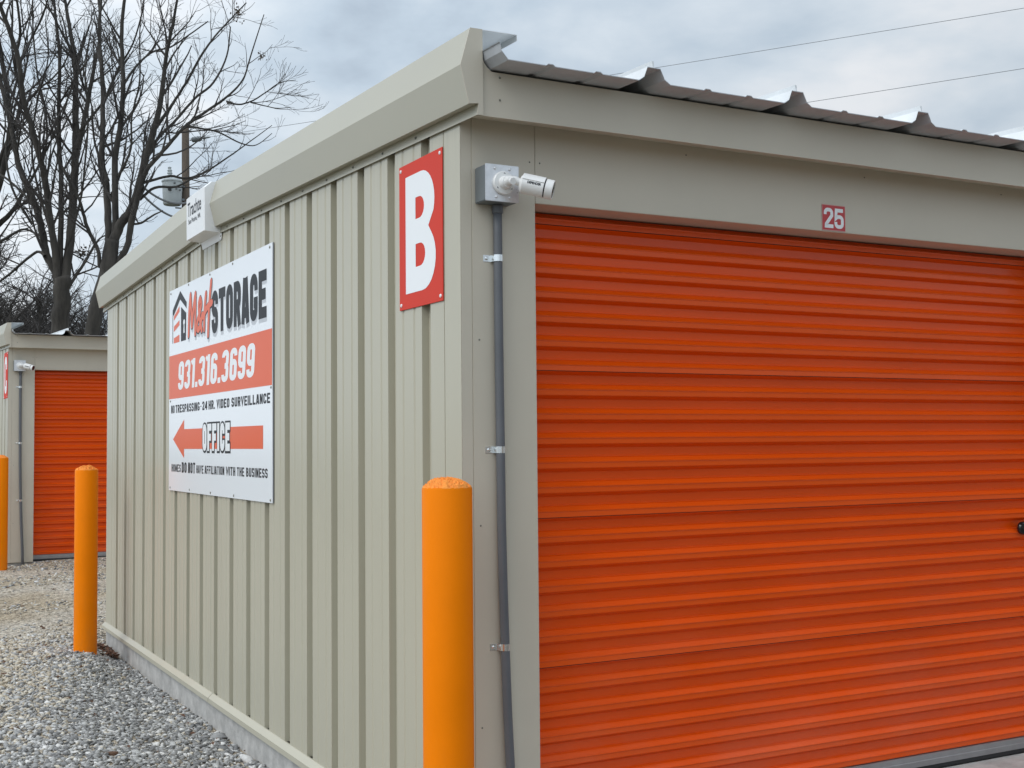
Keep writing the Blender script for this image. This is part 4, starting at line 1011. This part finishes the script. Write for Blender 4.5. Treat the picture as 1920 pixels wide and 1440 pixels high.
# left-hand tree
TA_D = 29.5
tA = unproj(112, 700, TA_D)
stA = [
 [(109, 545, 14), (104, 512, 13), (87, 477, 14), (78, 430, 13), (68, 390, 12), (50, 347, 11), (35, 310, 10), (26, 262, 9), (10, 190, 8), (-10, 110, 7)],
 [(110, 530, 14), (103, 470, 13), (94, 410, 12), (86, 347, 12), (76, 300, 11), (60, 240, 10), (45, 190, 9), (34, 110, 9), (15, 50, 8), (-5, 0, 7)],
 [(112, 520, 12), (114, 430, 10), (115, 345, 9), (112, 290, 8), (110, 200, 7), (112, 110, 6), (105, 40, 5), (100, -20, 4)],
 [(122, 530, 17), (130, 460, 16), (136, 400, 15), (140, 330, 14), (142, 270, 13), (142, 200, 11), (141, 120, 9), (132, 60, 7), (122, 0, 5)],
 [(146, 280, 10), (158, 225, 9), (168, 170, 8), (178, 120, 6), (188, 60, 5), (184, -10, 4)],
 [(128, 540, 6), (140, 520, 6), (160, 490, 5), (176, 462, 4.5), (190, 445, 3), (205, 440, 2)],
 [(84, 480, 6), (70, 472, 5), (45, 490, 5), (20, 512, 4.5), (-10, 535, 4)],
 [(70, 400, 5), (52, 372, 4), (30, 350, 4), (5, 330, 4), (-20, 318, 3)],
 [(122, 470, 5), (150, 380, 4), (160, 300, 3.5), (165, 220, 3), (160, 140, 2.5), (170, 60, 2)],
 [(96, 440, 5), (66, 330, 4), (60, 260, 3.5), (72, 180, 3), (90, 110, 2.5), (85, 40, 2)],
 [(85, 350, 4), (100, 280, 3), (128, 220, 3), (150, 180, 2.5), (160, 110, 2), (175, 40, 1.5)],
 [(60, 420, 5), (22, 350, 4), (12, 270, 3.5), (30, 160, 3), (45, 90, 2.5), (60, 20, 2)],
 [(150, 245, 5), (175, 215, 5), (200, 180, 4), (222, 130, 4), (250, 80, 3), (270, 10, 2.5)],
 [(52, 190, 6), (75, 165, 4), (95, 150, 3), (120, 120, 3), (140, 70, 2)],
 [(40, 110, 5), (60, 70, 4), (80, 30, 3), (92, -10, 3)],
 [(78, 310, 5), (88, 260, 4), (84, 200, 4), (70, 140, 3), (62, 60, 3)],
]
tree(tA, TA_D, stA, [(112, 690, 36), (112, 620, 31), (116, 560, 30), (117, 520, 28)], 'leafless tree with upright stems standing left, rising above the distant orange door', 8, dens=(2.2, 3.4, 4.6), lens=(2.1, 1.0, 0.48))
# a third, mostly beyond the left edge
TC_D = 33.0
stC = [
 [(-60, 560, 16), (-45, 450, 14), (-10, 370, 12), (10, 300, 11), (20, 230, 10), (5, 120, 8), (-5, 60, 7), (-10, 0, 6)],
 [(-60, 520, 14), (-20, 440, 12), (20, 400, 8), (45, 360, 6), (62, 330, 5), (78, 300, 4)],
 [(-55, 480, 12), (-10, 380, 9), (0, 300, 8), (30, 230, 8), (40, 180, 7), (28, 120, 6), (38, 60, 5), (30, -10, 4)],
 [(-58, 540, 10), (-20, 470, 7), (15, 445, 5), (45, 430, 4), (70, 440, 3)],
]
tree(unproj(-62, 700, TC_D), TC_D, stC, [(-64, 700, 34), (-62, 620, 30), (-60, 540, 26)], 'leafless tree mostly out of the frame at the left edge, limbs reaching in', 21, dens=(2.0, 3.2, 4.2), lens=(2.3, 1.1, 0.5))
# thicket behind: young bare trees, three made and copied
def young_tree(seed, H_):
    R = random.Random(seed); tb = MB(); tw = MB(); root = empty('young_tree', (0, 0, 0))
    for s_ in range(R.randint(3, 5)):
        d = Vector((R.gauss(0, .22), R.gauss(0, .22), 1)); q, rq = grow(R, Vector((R.gauss(0, .2), R.gauss(0, .2), -.2)), d, H_*R.uniform(.75, 1.1), 0.085, 0.015, 12, 0.07, 0.04)
        tb.tube(q, rq, 6, cap=False)
        tot = H_; n = 34
        for _ in range(n):
            f = R.uniform(2, 11.9); i = int(f); p = q[i].lerp(q[i+1], f-i); ax = (q[i+1]-q[i]).normalized(); sd_ = rvec(R); sd_ = (sd_-ax*sd_.dot(ax)).normalized()
            q1, r1_ = grow(R, p, ax*.62+sd_*.8, R.uniform(.9, 2.3), 0.03, 0.010, 5, 0.2, 0.06); tw.tube(q1, r1_, 4, cap=False)
            for _ in range(10):
                f2 = R.uniform(.6, 4.9); j = int(f2); p2 = q1[j].lerp(q1[j+1], f2-j)
                q2, r2_ = grow(R, p2, (q1[j+1]-q1[j]).normalized()*.7+rvec(R)*.8, R.uniform(.35, 1.0), 0.012, 0.006, 3, 0.25, 0.03); tw.tube(q2, r2_, 3, cap=False)
    tb.build('trunk', M['bark'], root, smooth=True); tw.build('crown', M['twig'], root)
    return root
protos = [young_tree(31, 7.4), young_tree(32, 6.4), young_tree(33, 8.0)]
R = random.Random(77); used = set()
for i in range(44):
    dpt = R.uniform(37, 58); u = -260+i*14+R.uniform(-12, 12); P0 = unproj(u, 834, dpt)
    k_ = i % 3; o = protos[k_] if k_ not in used else copy_tree(protos[k_]); used.add(k_)
    o.location = (P0.x, P0.y, -0.1); o.rotation_euler = (0, 0, R.uniform(0, 6.28)); s_ = R.uniform(.85, 1.15)*dpt/48.0*(0.78 if u > 120 else 1); o.scale = (s_, s_, s_)
    tag(o, 'bare young tree in the thicket behind the large leafless trees', 'tree', 'young bare trees in the thicket')
# squirrel nest and clinging leaf clusters
def clump(name, u, w_, dpt, s_, n, label, cat, seed, drop=0):
    R = random.Random(seed); c = unproj(u, w_, dpt); q = MB()
    for _ in range(n):
        p = Vector((R.gauss(0, .45)*s_, R.gauss(0, .45)*s_, R.gauss(0, .4)*s_-drop*abs(R.gauss(0, .5))*s_)); a = rvec(R)*s_*.28; b_ = rvec(R)*s_*.16
        q.add([p-a, p+b_, p+a, p-b_], [(0, 1, 2, 3)])
    tag(q.build(name, M['deadleaf'], None, loc=c), label, cat)
clump('nest', 431, 194, TB_D+0.2, 0.085, 90, 'small dark nest on the outermost branch of the right tree', 'nest', 1)
clump('leaf_cluster', 447, 18, TB_D+0.1, 0.13, 60, 'dead leaves hanging from a high branch near the top of the photo', 'leaves', 2, 1.5)
clump('leaf_cluster', 490, 100, TB_D+0.1, 0.10, 50, 'dead leaves hanging from the branch tip left of the open sky', 'leaves', 3, 1.5)
clump('leaf_cluster', 155, 470, TA_D+0.5, 0.16, 60, 'ragged dead leaves caught between the trunks of the two large trees', 'leaves', 4, .6)
